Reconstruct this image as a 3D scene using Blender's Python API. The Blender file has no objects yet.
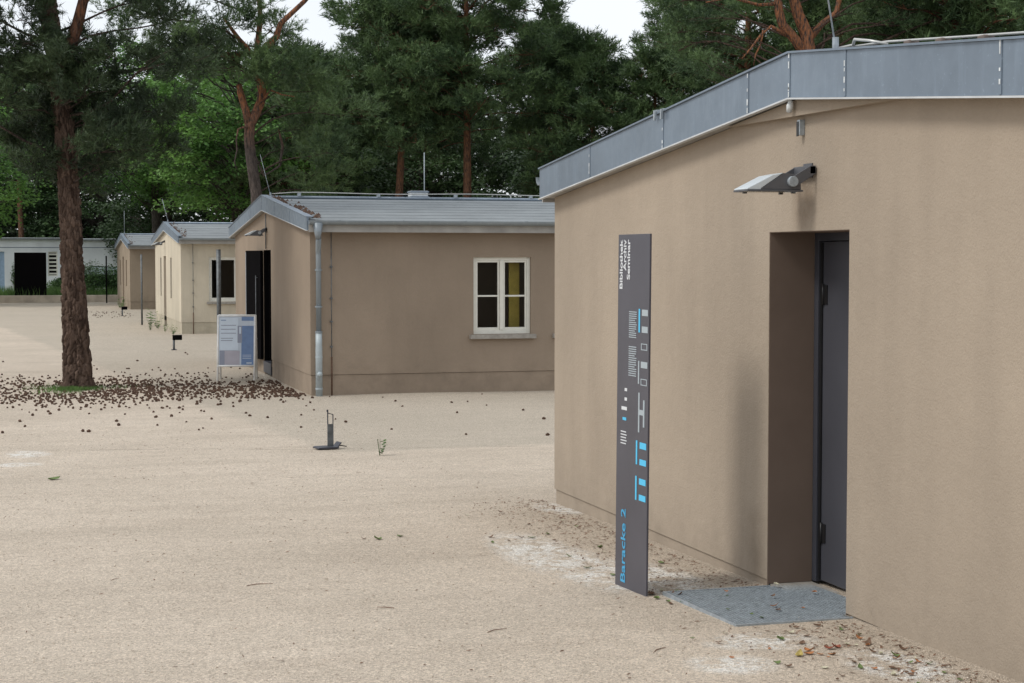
import bpy, math, random
import numpy as np
from mathutils import Vector, Matrix
rad = math.radians
sc = bpy.context.scene
COL = sc.collection
random.seed(7)
RNG = np.random.default_rng(11)

# ------------------------------------------------------------------ camera, sky, sun, exposure
cam_data = bpy.data.cameras.new('camera'); cam = bpy.data.objects.new('camera', cam_data); COL.objects.link(cam)
cam.location = (0, 0, 2.19)
cam.rotation_euler = (rad(90 - 2.8286), 0, rad(-16.3688))
cam_data.sensor_width = 36.0; cam_data.lens = 36.0 * 1690 / 1024
cam_data.clip_end = 2000; cam_data.clip_start = 0.1
sc.camera = cam

SUN_DIR = Vector((-0.78, -0.10, 0.85)).normalized()          # towards the sun
sun_el = math.asin(SUN_DIR.z); sun_az = math.atan2(SUN_DIR.x, SUN_DIR.y)
world = bpy.data.worlds.new('World'); sc.world = world; world.use_nodes = True
wn, wl = world.node_tree.nodes, world.node_tree.links
wn.clear()
w_out = wn.new('ShaderNodeOutputWorld'); w_bg = wn.new('ShaderNodeBackground')
w_sky = wn.new('ShaderNodeTexSky'); w_sky.sky_type = 'NISHITA'; w_sky.sun_disc = False
w_sky.sun_elevation = sun_el; w_sky.sun_rotation = sun_az
w_tc = wn.new('ShaderNodeTexCoord'); w_no = wn.new('ShaderNodeTexNoise')
w_no.inputs['Scale'].default_value = 2.2; w_no.inputs['Detail'].default_value = 6
w_ramp = wn.new('ShaderNodeMapRange')
w_ramp.inputs['From Min'].default_value = 0.3; w_ramp.inputs['From Max'].default_value = 0.7
w_ramp.inputs['To Min'].default_value = 0.78; w_ramp.inputs['To Max'].default_value = 0.97
w_mix = wn.new('ShaderNodeMixRGB'); w_mix.inputs['Color2'].default_value = (9.0, 9.3, 9.7, 1)   # high overcast
wl.new(w_tc.outputs['Generated'], w_no.inputs['Vector']); wl.new(w_no.outputs['Fac'], w_ramp.inputs['Value'])
wl.new(w_ramp.outputs['Result'], w_mix.inputs['Fac']); wl.new(w_sky.outputs['Color'], w_mix.inputs['Color1'])
wl.new(w_mix.outputs['Color'], w_bg.inputs['Color']); w_bg.inputs['Strength'].default_value = 0.092
wl.new(w_bg.outputs['Background'], w_out.inputs['Surface'])

sun_data = bpy.data.lights.new('sun', 'SUN'); sun_data.energy = 1.5; sun_data.angle = rad(16); sun_data.color = (1, 0.96, 0.90)
sun = bpy.data.objects.new('sun', sun_data); COL.objects.link(sun)
sun.rotation_euler = SUN_DIR.to_track_quat('Z', 'Y').to_euler()
sun.location = (-20, -5, 25)
sc.view_settings.view_transform = 'Standard'; sc.view_settings.look = 'None'
sc.view_settings.gamma = 1.0; sc.view_settings.exposure = 0.33; sc.view_settings.use_curve_mapping = False

# ------------------------------------------------------------------ materials
class NT:
    def __init__(self, name):
        self.m = bpy.data.materials.new(name); self.m.use_nodes = True
        self.n = self.m.node_tree.nodes; self.l = self.m.node_tree.links
        self.b = self.n['Principled BSDF']
        g = self.n.new('ShaderNodeNewGeometry'); self.pos = g.outputs['Position']
    def val(self, v): return v
    def link(self, a, b): self.l.new(a, b)
    def noise(self, scale, detail=4, rough=0.55, vec=None, stretch=None):
        t = self.n.new('ShaderNodeTexNoise'); t.inputs['Scale'].default_value = scale
        t.inputs['Detail'].default_value = detail; t.inputs['Roughness'].default_value = rough
        v = vec or self.pos
        if stretch:
            mp = self.n.new('ShaderNodeMapping'); mp.inputs['Scale'].default_value = stretch; self.link(v, mp.inputs['Vector']); v = mp.outputs['Vector']
        self.link(v, t.inputs['Vector']); return t.outputs['Fac']
    def rng(self, s, a, b, c=0.0, d=1.0):
        r = self.n.new('ShaderNodeMapRange'); r.inputs['From Min'].default_value = a; r.inputs['From Max'].default_value = b
        r.inputs['To Min'].default_value = c; r.inputs['To Max'].default_value = d; self.link(s, r.inputs['Value']); return r.outputs['Result']
    def mix(self, f, a, b, mode='MIX'):
        x = self.n.new('ShaderNodeMixRGB'); x.blend_type = mode
        for k, v in (('Fac', f), ('Color1', a), ('Color2', b)):
            if isinstance(v, (int, float)): x.inputs[k].default_value = v
            elif isinstance(v, tuple): x.inputs[k].default_value = (v + (1,))[:4]
            else: self.link(v, x.inputs[k])
        return x.outputs['Color']
    def math(self, op, a, b=0.0):
        x = self.n.new('ShaderNodeMath'); x.operation = op
        for i, v in enumerate((a, b)):
            if isinstance(v, (int, float)): x.inputs[i].default_value = v
            else: self.link(v, x.inputs[i])
        return x.outputs[0]
    def sep(self):
        s = self.n.new('ShaderNodeSeparateXYZ'); self.link(self.pos, s.inputs[0]); return s.outputs
    def bump(self, h, strength, dist):
        b = self.n.new('ShaderNodeBump'); b.inputs['Strength'].default_value = strength; b.inputs['Distance'].default_value = dist
        self.link(h, b.inputs['Height']); self.link(b.outputs['Normal'], self.b.inputs['Normal'])
    def done(self, col, rough=0.8, metal=0.0, spec=0.3):
        if isinstance(col, tuple): self.b.inputs['Base Color'].default_value = (col + (1,))[:4]
        else: self.link(col, self.b.inputs['Base Color'])
        if isinstance(rough, (int, float)): self.b.inputs['Roughness'].default_value = rough
        else: self.link(rough, self.b.inputs['Roughness'])
        self.b.inputs['Metallic'].default_value = metal; self.b.inputs['Specular IOR Level'].default_value = spec
        return self.m

def plain(name, col, rough=0.6, metal=0.0, var=0.12, scale=9, spec=0.4):
    t = NT(name); n = t.noise(scale, 5)
    c = t.mix(t.rng(n, 0.3, 0.7), tuple(v * (1 - var) for v in col), tuple(min(1, v * (1 + var)) for v in col))
    return t.done(c, rough, metal, spec)

def stucco(name, base, dark_patches=None, streak=0.5, lower=None):
    t = NT(name)
    big = t.rng(t.noise(0.55, 5, 0.6), 0.3, 0.72)
    c = t.mix(big, tuple(v * 0.86 for v in base), tuple(v * 1.10 for v in base))
    run = t.rng(t.noise(1.0, 5, 0.65, stretch=(1.7, 1.7, 0.20)), 0.46, 0.76)      # rain runs
    c = t.mix(t.math('MULTIPLY', run, streak * 0.65), c, tuple(v * 0.62 for v in base))
    fine = t.noise(55, 3, 0.7)
    c = t.mix(t.rng(fine, 0.35, 0.7, 0, 0.16), c, tuple(v * 0.72 for v in base))
    x, y, z = t.sep()
    low = t.math('MULTIPLY', t.rng(z, 0.25, 0.75, 1, 0), t.rng(t.noise(3.5, 6, 0.7), 0.40, 0.72))
    c = t.mix(t.math('MULTIPLY', low, 0.50), c, tuple(v * 0.58 for v in base))        # splash-back dirt
    for (sy, wy, z0, z1, amt, col) in (dark_patches or ()):
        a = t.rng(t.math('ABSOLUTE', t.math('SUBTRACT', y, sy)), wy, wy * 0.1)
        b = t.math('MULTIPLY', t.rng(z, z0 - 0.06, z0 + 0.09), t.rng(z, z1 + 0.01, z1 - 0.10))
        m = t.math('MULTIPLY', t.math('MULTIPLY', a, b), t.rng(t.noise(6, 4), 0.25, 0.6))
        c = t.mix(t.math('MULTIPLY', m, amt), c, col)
    h = t.math('ADD', t.math('MULTIPLY', t.noise(85, 3, 0.6), 1.0), t.math('MULTIPLY', t.noise(14, 4, 0.6), 1.6))
    t.bump(h, 0.55, 0.006)
    return t.done(c, 0.92, 0, 0.15)

M = {}
WALL = (0.368, 0.306, 0.240)
M['wall1'] = stucco('render_brown_near', WALL, dark_patches=[(8.47, 0.16, 2.36, 2.70, 0.65, (0.16, 0.115, 0.08)), (9.05, 0.16, 0.25, 0.75, 0.4, (0.19, 0.145, 0.10))])  # darker patch below the floodlight bracket, fainter one low beside the door
M['wall2'] = stucco('render_brown_mid', (0.310, 0.247, 0.188), streak=0.5)
M['wall3'] = stucco('render_cream', (0.58, 0.52, 0.41), streak=0.8)
M['wall4'] = stucco('render_brown_far', (0.33, 0.27, 0.205), streak=0.9)
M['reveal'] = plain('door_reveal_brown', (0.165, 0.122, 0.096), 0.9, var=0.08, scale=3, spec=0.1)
M['plinth3'] = stucco('render_cream_plinth', (0.50, 0.45, 0.35), streak=0.8)
def zinc(name, col, rough=0.42):
    t = NT(name)
    a = t.rng(t.noise(1.3, 5, 0.6), 0.3, 0.7); c = t.mix(a, tuple(v * 0.85 for v in col), tuple(v * 1.12 for v in col))
    r = t.rng(t.noise(5, 5, 0.7, stretch=(2.5, 2.5, 0.35)), 0.52, 0.8)
    c = t.mix(t.math('MULTIPLY', r, 0.5), c, tuple(min(1, v * 1.5) for v in col))
    sp = t.rng(t.noise(60, 2, 0.5), 0.66, 0.74); c = t.mix(t.math('MULTIPLY', sp, 0.35), c, tuple(min(1, v * 1.7) for v in col))
    t.bump(t.noise(2.2, 2), 0.25, 0.02)
    return t.done(c, t.rng(t.noise(8, 4), 0.3, 0.7, rough - 0.08, rough + 0.15), 0.35, 0.5)
M['zinc'] = zinc('weathered_zinc', (0.175, 0.218, 0.268))
M['zinc_dark'] = zinc('weathered_zinc_pipe', (0.24, 0.275, 0.30))
M['cast'] = plain('painted_cast_pipe', (0.36, 0.41, 0.43), 0.55, 0.1)
M['roof'] = zinc('roofing_felt_grey', (0.225, 0.245, 0.255), 0.8)
M['eave'] = plain('eave_board_grey', (0.34, 0.33, 0.31), 0.8, var=0.18, scale=4)
M['white'] = plain('white_paint', (0.84, 0.84, 0.82), 0.5, var=0.06)
M['whitewin'] = plain('window_white_paint', (0.70, 0.69, 0.62), 0.45, var=0.05)
M['caulk'] = plain('pale_caulk', (0.62, 0.65, 0.66), 0.7, var=0.2, scale=40)
M['drip'] = plain('pale_metal_drip', (0.52, 0.54, 0.55), 0.5, 0.1, var=0.12, scale=5)
M['concrete'] = plain('concrete', (0.30, 0.28, 0.25), 0.9, var=0.2, scale=12)
M['kerbstone'] = plain('sandy_kerbstone', (0.40, 0.345, 0.275), 0.9, var=0.25, scale=2)
M['steel_dark'] = plain('dark_steel_paint', (0.050, 0.052, 0.064), 0.5, 0.1, var=0.1, scale=3)
M['door'] = plain('door_slate_paint', (0.072, 0.074, 0.088), 0.42, 0.2, var=0.08, scale=2)
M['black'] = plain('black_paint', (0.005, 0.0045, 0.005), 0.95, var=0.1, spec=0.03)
M['hinge'] = plain('black_hinge', (0.012, 0.012, 0.013), 0.4)
M['sign'] = plain('sign_plate_slate', (0.080, 0.078, 0.094), 0.45, 0.15, var=0.1, scale=3)
M['print_white'] = plain('print_white', (0.62, 0.64, 0.66), 0.6, var=0.02)
M['print_grey'] = plain('print_grey', (0.36, 0.41, 0.44), 0.6, var=0.02)
M['print_blue'] = plain('print_blue', (0.06, 0.33, 0.56), 0.6, var=0.02)
M['print_cyan'] = plain('print_cyan', (0.09, 0.50, 0.78), 0.6, var=0.02)
M['lamp_body'] = plain('lamp_grey_cast', (0.105, 0.108, 0.118), 0.45, 0.3, var=0.1)
M['lamp_light'] = plain('lamp_light_housing', (0.55, 0.60, 0.63), 0.35, 0.1, var=0.05)
M['galv'] = plain('galvanised_steel', (0.33, 0.37, 0.40), 0.5, 0.35, var=0.25, scale=30)
M['steel_mid'] = plain('post_steel', (0.13, 0.14, 0.145), 0.55, 0.4, var=0.3, scale=14)
M['interior'] = plain('interior_plaster', (0.38, 0.37, 0.34), 0.9)
M['yellow'] = plain('yellow_panel', (0.90, 0.72, 0.14), 0.6)
M['rusty'] = plain('rusty_steel', (0.12, 0.07, 0.045), 0.8, 0.2, var=0.4, scale=20)
M['white_wall'] = stucco('white_render', (0.80, 0.83, 0.85), streak=0.35)
M['blue_door'] = plain('pale_blue_door', (0.28, 0.38, 0.50), 0.6)
M['car'] = plain('dark_green_car_paint', (0.012, 0.020, 0.018), 0.18, 0.3, var=0.05, spec=0.6)
M['rubber'] = plain('rubber', (0.015, 0.015, 0.015), 0.8)
M['cable'] = plain('aluminium_cable', (0.50, 0.50, 0.48), 0.4, 0.4)
M['clay'] = plain('clay_block', (0.15, 0.12, 0.105), 0.9)
def glass(name, tint=(0.9, 0.95, 0.93)):
    t = NT(name); t.n.remove(t.b); o = t.n['Material Output']
    tr = t.n.new('ShaderNodeBsdfTransparent'); tr.inputs[0].default_value = tint + (1,)
    gl = t.n.new('ShaderNodeBsdfGlossy'); gl.inputs['Roughness'].default_value = 0.03
    fr = t.n.new('ShaderNodeFresnel'); fr.inputs['IOR'].default_value = 1.5
    mx = t.n.new('ShaderNodeMixShader'); t.link(fr.outputs[0], mx.inputs[0]); t.link(tr.outputs[0], mx.inputs[1]); t.link(gl.outputs[0], mx.inputs[2])
    t.link(mx.outputs[0], o.inputs['Surface']); return t.m
M['glass'] = glass('window_glass', (0.86, 0.86, 0.84))

def leaf_mat(name, a, b, scale=0.9, trans=0.25, rough=0.55):
    t = NT(name); tc = t.n.new('ShaderNodeTexCoord')
    n = t.rng(t.noise(scale, 4, 0.6, vec=t.pos), 0.38, 0.62); c = t.mix(n, a, b)
    n2 = t.rng(t.noise(9, 2, 0.5, vec=t.pos), 0.3, 0.7, 0.75, 1.2)
    hs = t.n.new('ShaderNodeHueSaturation'); t.link(c, hs.inputs['Color']); t.link(n2, hs.inputs['Value']); c = hs.outputs['Color']
    t.done(c, rough, 0, 0.35)
    o = t.n['Material Output']; tl = t.n.new('ShaderNodeBsdfTranslucent'); t.link(c, tl.inputs['Color'])
    mx = t.n.new('ShaderNodeMixShader'); mx.inputs[0].default_value = trans
    t.link(t.b.outputs[0], mx.inputs[1]); t.link(tl.outputs[0], mx.inputs[2]); t.link(mx.outputs[0], o.inputs['Surface'])
    return t.m
M['needle'] = leaf_mat('pine_needles', (0.036, 0.070, 0.028), (0.120, 0.190, 0.070), 1.1, 0.18)
M['needle_near'] = leaf_mat('pine_needles_dark', (0.020, 0.036, 0.016), (0.055, 0.088, 0.036), 0.9, 0.12)
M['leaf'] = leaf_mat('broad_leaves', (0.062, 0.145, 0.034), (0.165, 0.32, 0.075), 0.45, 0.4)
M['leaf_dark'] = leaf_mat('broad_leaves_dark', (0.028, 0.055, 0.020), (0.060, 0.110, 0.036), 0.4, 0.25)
M['leaf_shaded'] = leaf_mat('wood_leaves_shaded', (0.018, 0.032, 0.013), (0.036, 0.062, 0.024), 0.3, 0.1)  # deep shade under the trees put into the leaf colour
M['grass'] = leaf_mat('grass_blades', (0.06, 0.12, 0.03), (0.13, 0.23, 0.06), 1.2, 0.3)
M['shrub'] = leaf_mat('shrub_leaves', (0.035, 0.080, 0.022), (0.08, 0.155, 0.045), 1.0, 0.25)
def bark(name, low, high, z0, z1, bumpd=0.03):
    t = NT(name); x, y, z = t.sep()
    pl = t.noise(7, 5, 0.65, stretch=(3.2, 3.2, 0.75))
    f = t.rng(z, z0, z1)
    c = t.mix(f, low, high)
    c = t.mix(t.rng(pl, 0.38, 0.62), tuple(v * 0.35 for v in low), c)
    c = t.mix(t.rng(t.noise(28, 3, 0.6, stretch=(2, 2, 0.6)), 0.5, 0.75, 0, 0.45), c, (0.20, 0.165, 0.145))
    t.bump(pl, 0.9, bumpd)
    return t.done(c, 0.9, 0, 0.15)
t = NT('pine_bark_plates'); a_ = t.n.new('ShaderNodeAttribute'); a_.attribute_name = 'plate_tone'
c_ = t.mix(a_.outputs['Fac'], (0.028, 0.018, 0.014), (0.150, 0.104, 0.080))
c_ = t.mix(t.rng(t.noise(30, 4, 0.7, stretch=(1.6, 1.6, 0.7)), 0.35, 0.7, 0, 0.6), c_, (0.058, 0.037, 0.027))
t.bump(t.noise(45, 4, 0.7), 0.6, 0.006); M['bark_near'] = t.done(c_, 0.92, 0, 0.12)
M['bark_mid'] = bark('pine_bark_orange', (0.095, 0.078, 0.070), (0.30, 0.120, 0.052), 4.9, 6.3)
M['bark_far'] = bark('pine_bark_far', (0.13, 0.08, 0.055), (0.26, 0.115, 0.055), 2.0, 7.0)
M['bark_limb'] = bark('pine_limb_bark', (0.10, 0.06, 0.045), (0.20, 0.088, 0.046), 4.5, 6.5)
M['twig_wood'] = bark('pine_limb_wood', (0.060, 0.046, 0.040), (0.085, 0.052, 0.036), 3.0, 8.0)
M['twig_orange'] = bark('pine_limb_orange', (0.07, 0.05, 0.04), (0.20, 0.085, 0.042), 3.0, 6.0)
M['bark_dec'] = bark('broadleaf_bark', (0.075, 0.065, 0.055), (0.075, 0.065, 0.055), 2.0, 7.0)
M['cone'] = plain('pine_cone_brown', (0.082, 0.048, 0.033), 0.85, var=0.5, scale=30, spec=0.2)
M['verge'] = plain('dark_verge_litter', (0.10, 0.065, 0.048), 0.9, var=0.6, scale=18, spec=0.1)
M['litter'] = plain('needle_litter', (0.15, 0.085, 0.055), 0.9, var=0.5, scale=25, spec=0.1)

# ------------------------------------------------------------------ mesh helpers
class MB:
    def __init__(self): self.v = []; self.f = []
    def add(self, vs, fs):
        o = len(self.v); self.v += [tuple(p) for p in vs]; self.f += [tuple(i + o for i in f) for f in fs]; return self
    def box(self, x0, x1, y0, y1, z0, z1):
        return self.add([(x0,y0,z0),(x1,y0,z0),(x1,y1,z0),(x0,y1,z0),(x0,y0,z1),(x1,y0,z1),(x1,y1,z1),(x0,y1,z1)],
            [(0,3,2,1),(4,5,6,7),(0,1,5,4),(1,2,6,5),(2,3,7,6),(3,0,4,7)])
    def prism(self, poly, axis, a, b):
        n = len(poly)
        mk = {'x': lambda p, t: (t, p[0], p[1]), 'y': lambda p, t: (p[0], t, p[1]), 'z': lambda p, t: (p[0], p[1], t)}[axis]
        vs = [mk(p, a) for p in poly] + [mk(p, b) for p in poly]
        return self.add(vs, [tuple(range(n))[::-1], tuple(range(n, 2*n))] + [(i, (i+1) % n, n + (i+1) % n, n + i) for i in range(n)])
    def tube(self, pts, rs, n=8, cap=True, squash=None):
        pts = [Vector(p) for p in pts]
        if isinstance(rs, (int, float)): rs = [rs] * len(pts)
        ref = None; o = len(self.v)
        for i, p in enumerate(pts):
            d = (pts[min(i+1, len(pts)-1)] - pts[max(i-1, 0)]).normalized()
            if ref is None: ref = d.orthogonal().normalized()
            a = (ref - d * ref.dot(d)).normalized(); ref = a; b = d.cross(a)
            for k in range(n):
                t = 2 * math.pi * k / n; self.v.append(tuple(p + (a * math.cos(t) + b * math.sin(t)) * rs[i]))
        for i in range(len(pts) - 1):
            for k in range(n):
                self.f.append((o+i*n+k, o+i*n+(k+1) % n, o+(i+1)*n+(k+1) % n, o+(i+1)*n+k))
        if cap:
            self.f.append(tuple(o + k for k in range(n))[::-1]); self.f.append(tuple(o + (len(pts)-1)*n + k for k in range(n)))
        return self
    def build(self, name, mat, parent=None, smooth=False, bevel=0, loc=None):
        me = bpy.data.meshes.new(name); me.from_pydata(self.v, [], self.f); me.update()
        return link(name, me, mat, parent, smooth, bevel, loc)
def link(name, me, mat, parent=None, smooth=False, bevel=0, loc=None):
    if mat is not None and not me.materials: me.materials.append(M[mat] if isinstance(mat, str) else mat)
    o = bpy.data.objects.new(name, me); COL.objects.link(o)
    if parent is not None: o.parent = parent
    if loc is not None: o.location = loc
    if smooth:
        me.polygons.foreach_set('use_smooth', [True] * len(me.polygons))
    if bevel:
        b = o.modifiers.new('bevel', 'BEVEL'); b.width = bevel; b.segments = 2; b.limit_method = 'ANGLE'
    return o
def fast_mesh(name, V, F):
    V = np.asarray(V, np.float32); F = np.asarray(F, np.int32); k = F.shape[1]
    me = bpy.data.meshes.new(name)
    me.vertices.add(len(V)); me.vertices.foreach_set('co', V.ravel())
    me.loops.add(F.size); me.loops.foreach_set('vertex_index', F.ravel())
    me.polygons.add(len(F)); me.polygons.foreach_set('loop_start', np.arange(0, F.size, k, dtype=np.int32))
    me.update(calc_edges=True); return me
def empty(name, loc=(0, 0, 0), rz=0.0):
    o = bpy.data.objects.new(name, None); COL.objects.link(o); o.location = loc; o.rotation_euler = (0, 0, rz); o.empty_display_size = 0.2; return o
def tag(o, label=None, cat=None, group=None, kind=None):
    for k, v in (('label', label), ('category', cat), ('group', group), ('kind', kind)):
        if v: o[k] = v
    return o
def copy_tree(o, parent=None):
    c = o.copy(); COL.objects.link(c); c.parent = parent
    for ch in list(o.children): copy_tree(ch, c)
    return c
GY = [-60, 0, 6.3, 9, 13, 19, 26.6, 40, 600]; GZ = [.56, .48, .36, .29, .2, .08, 0, 0, 0]
def gz(y): return float(np.interp(y, GY, GZ))

# ------------------------------------------------------------------ ground
def make_ground():
    ys = np.unique(np.concatenate([np.linspace(-60, 5, 20), np.linspace(5, 45, 161), np.linspace(45, 100, 30), np.linspace(100, 600, 20)]))
    xs = np.unique(np.concatenate([np.linspace(-400, -6, 24), np.linspace(-6, 8, 57), np.linspace(8, 500, 26)]))
    zz = np.array([gz(y) for y in ys]); k = np.ones(9) / 9
    X, Y = np.meshgrid(xs, ys); Z = np.repeat(zz[:, None], len(xs), 1)
    Z += 0.006 * np.sin(X * 1.7 + Y * 0.6) + 0.006 * np.sin(Y * 1.3 - X * 0.4) * (Y < 60)
    V = np.stack([X, Y, Z], -1).reshape(-1, 3); n = len(xs)
    i, j = np.meshgrid(np.arange(len(ys) - 1), np.arange(n - 1), indexing='ij'); a = (i * n + j).ravel()
    F = np.stack([a, a + 1, a + n + 1, a + n], 1)
    t = NT('pale_gravel')
    x, y, z = t.sep()
    big = t.rng(t.noise(0.35, 5, 0.6), 0.3, 0.7)
    c = t.mix(big, (0.555, 0.478, 0.388), (0.67, 0.58, 0.478))
    c = t.mix(t.rng(t.noise(2.2, 6, 0.7, stretch=(0.5, 1.6, 1)), 0.45, 0.75, 0, 0.45), c, (0.47, 0.39, 0.31))
    c = t.mix(t.rng(t.noise(7, 6, 0.75, stretch=(0.6, 1.5, 1)), 0.48, 0.76, 0, 0.42), c, (0.42, 0.35, 0.28))
    c = t.mix(t.rng(t.noise(0.9, 3, 0.5, stretch=(0.35, 1.4, 1)), 0.50, 0.66, 0, 0.30), c, (0.45, 0.385, 0.31))   # trodden, damper ground
    wv = t.math('MULTIPLY', t.math('SUBTRACT', t.noise(0.8, 3), 0.5), 0.35)
    sm = t.rng(t.math('ABSOLUTE', t.math('SUBTRACT', t.math('ADD', t.math('ADD', y, wv), t.math('MULTIPLY', x, 0.29)), 19.35)), 0.07, 0.02)
    c = t.mix(t.math('MULTIPLY', t.math('MULTIPLY', sm, t.rng(t.noise(2.5, 4), 0.42, 0.6)), 0.5), c, (0.30, 0.25, 0.20))   # old edging line
    # greyer crushed stone in front of the middle barrack and beside the near one
    edge = t.math('ADD', t.math('MULTIPLY', y, 0.10), x)
    wob = t.math('MULTIPLY', t.math('SUBTRACT', t.noise(1.2, 4), 0.5), 0.5)
    apron = t.math('MULTIPLY', t.rng(t.math('ADD', edge, wob), 5.00, 5.25), t.rng(t.math('ADD', y, wob), 17.8, 18.1))
    c = t.mix(t.math('MULTIPLY', apron, 0.55), c, (0.43, 0.385, 0.315))
    nearw = t.math('MULTIPLY', t.rng(t.math('ADD', x, t.math('MULTIPLY', wob, 1.4)), 2.9, 3.9), t.rng(y, 14.5, 12.0))
    c = t.mix(t.math('MULTIPLY', nearw, 0.45), c, (0.33, 0.265, 0.195))
    # lime-white patches of spilled chippings
    def patch(cx, cy, rx, ry):
        a = t.math('POWER', t.math('DIVIDE', t.math('SUBTRACT', x, cx), rx), 2.0)
        b = t.math('POWER', t.math('DIVIDE', t.math('SUBTRACT', y, cy), ry), 2.0)
        return t.rng(t.math('ADD', a, b), 1.2, 0.3)
    pm = None
    for p in ((3.30, 10.45, 0.30, 1.05), (3.40, 9.85, 0.30, 0.9), (3.62, 9.35, 0.30, 0.8), (3.45, 7.45, 0.30, 0.22), (3.1, 7.0, 0.22, 0.22), (3.8, 6.75, 0.22, 0.40), (0.1, 18.9, 0.25, 0.4), (0.0, 17.8, 0.25, 0.25), (4.1, 12.6, 0.2, 0.4)):
        q = patch(*p); pm = q if pm is None else t.math('MAXIMUM', pm, q)
    pn = t.math('MULTIPLY', t.rng(t.noise(6, 6, 0.85), 0.45, 0.53), t.rng(t.noise(30, 3, 0.8), 0.36, 0.50))
    c = t.mix(t.math('MULTIPLY', t.math('MULTIPLY', pm, pn), 0.85), c, (0.80, 0.79, 0.75))
    vor = t.n.new('ShaderNodeTexVoronoi'); vor.inputs['Scale'].default_value = 150; t.link(t.pos, vor.inputs['Vector'])
    sep = t.n.new('ShaderNodeSeparateColor'); t.link(vor.outputs['Color'], sep.inputs['Color'])
    grain = t.rng(sep.outputs['Red'], 0, 1, 0.60, 1.30)
    grain2 = t.rng(t.noise(42, 3, 0.7), 0.3, 0.7, 0.86, 1.13)
    g = t.math('MULTIPLY', grain, grain2)
    hs = t.n.new('ShaderNodeHueSaturation'); t.link(c, hs.inputs['Color']); t.link(g, hs.inputs['Value']); c = hs.outputs['Color']
    dk = t.rng(sep.outputs['Green'], 0.93, 0.99); c = t.mix(t.math('MULTIPLY', dk, 0.15), c, (0.16, 0.115, 0.085))
    h = t.math('ADD', vor.outputs['Distance'], t.math('ADD', t.math('MULTIPLY', t.noise(18, 4, 0.6), 1.2), t.math('MULTIPLY', t.noise(3.6, 4, 0.6), 5.0)))
    t.bump(h, 0.7, 0.012)
    m = t.done(c, 0.95, 0, 0.1)
    tag(link('ground', fast_mesh('ground', V, F), m), 'pale sandy gravel yard in front of the barracks', kind='structure')
make_ground()

def scatter_pebbles():
    N = 8000
    y = 5.9 + RNG.random(N) ** 1.6 * 16; x = RNG.uniform(-1.6, 4.1, N)
    s = RNG.uniform(0.002, 0.0050, N) * (1 + 0.03 * y)
    octv = np.array([(1,0,0),(-1,0,0),(0,1,0),(0,-1,0),(0,0,.7),(0,0,-.7)], float)
    octf = np.array([(0,2,4),(2,1,4),(1,3,4),(3,0,4),(2,0,5),(1,2,5),(3,1,5),(0,3,5)])
    z = np.interp(y, GY, GZ) + 0.006 * np.sin(x * 1.7 + y * 0.6) + 0.006 * np.sin(y * 1.3 - x * 0.4)
    a = RNG.uniform(0, 6.28, N); ca, sa = np.cos(a), np.sin(a)
    jit = RNG.uniform(0.6, 1.4, (N, 6, 3))
    P = octv[None] * jit * s[:, None, None]
    Q = np.stack([P[..., 0]*ca[:, None] - P[..., 1]*sa[:, None], P[..., 0]*sa[:, None] + P[..., 1]*ca[:, None], P[..., 2]], -1)
    Q += np.stack([x, y, z + s * 0.3], -1)[:, None]
    F = (octf[None] + (np.arange(N) * 6)[:, None, None]).reshape(-1, 3)
    t = NT('loose_pebbles'); oi = t.n.new('ShaderNodeNewGeometry')
    c = t.mix(oi.outputs['Random Per Island'], (0.40, 0.33, 0.255), (0.72, 0.64, 0.54))
    tag(link('loose_gravel', fast_mesh('loose_gravel', Q.reshape(-1, 3), F), t.done(c, 0.95, 0, 0.1)), 'loose small pebbles scattered over the gravel yard', 'gravel', kind='stuff')
scatter_pebbles()

# ------------------------------------------------------------------ barracks
def wall_panel(mb, frame, a0, a1, zb, top, openings, t, cuts=()):
    """frame(a, d, z) -> point, d=0 outer face, d=t inner face; top(a) = wall height"""
    cs = sorted(set([a0, a1] + [o[0] for o in openings] + [o[1] for o in openings] + [c for c in cuts if a0 < c < a1]))
    def q(*p): mb.add(p, [tuple(range(len(p)))])
    for s, e in zip(cs[:-1], cs[1:]):
        mid = (s + e) / 2; op = [o for o in openings if o[0] <= mid <= o[1]]
        bands = [(zb, zb, top(s), top(e))]
        if op:
            o = op[0]; bands = [(o[3], o[3], top(s), top(e))] + ([(zb, zb, o[2], o[2])] if o[2] > zb else [])
        for (p0, p1, t0, t1) in bands:
            q(frame(s,0,p0), frame(e,0,p1), frame(e,0,t1), frame(s,0,t0)); q(frame(e,t,p1), frame(s,t,p0), frame(s,t,t0), frame(e,t,t1))
        q(frame(s,0,top(s)), frame(e,0,top(e)), frame(e,t,top(e)), frame(s,t,top(s)))
        if not (op and op[0][2] <= zb): q(frame(s,0,zb), frame(s,t,zb), frame(e,t,zb), frame(e,0,zb))
    for (s, e, p, r) in openings:
        q(frame(s,0,p), frame(s,t,p), frame(s,t,r), frame(s,0,r)); q(frame(e,0,p), frame(e,0,r), frame(e,t,r), frame(e,t,p))
        q(frame(s,0,r), frame(s,t,r), frame(e,t,r), frame(e,0,r))
        if p > zb: q(frame(s,0,p), frame(e,0,p), frame(e,t,p), frame(s,t,p))
    for a in (a0, a1): q(frame(a,0,zb), frame(a,t,zb), frame(a,t,top(a)), frame(a,0,top(a)))

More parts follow.
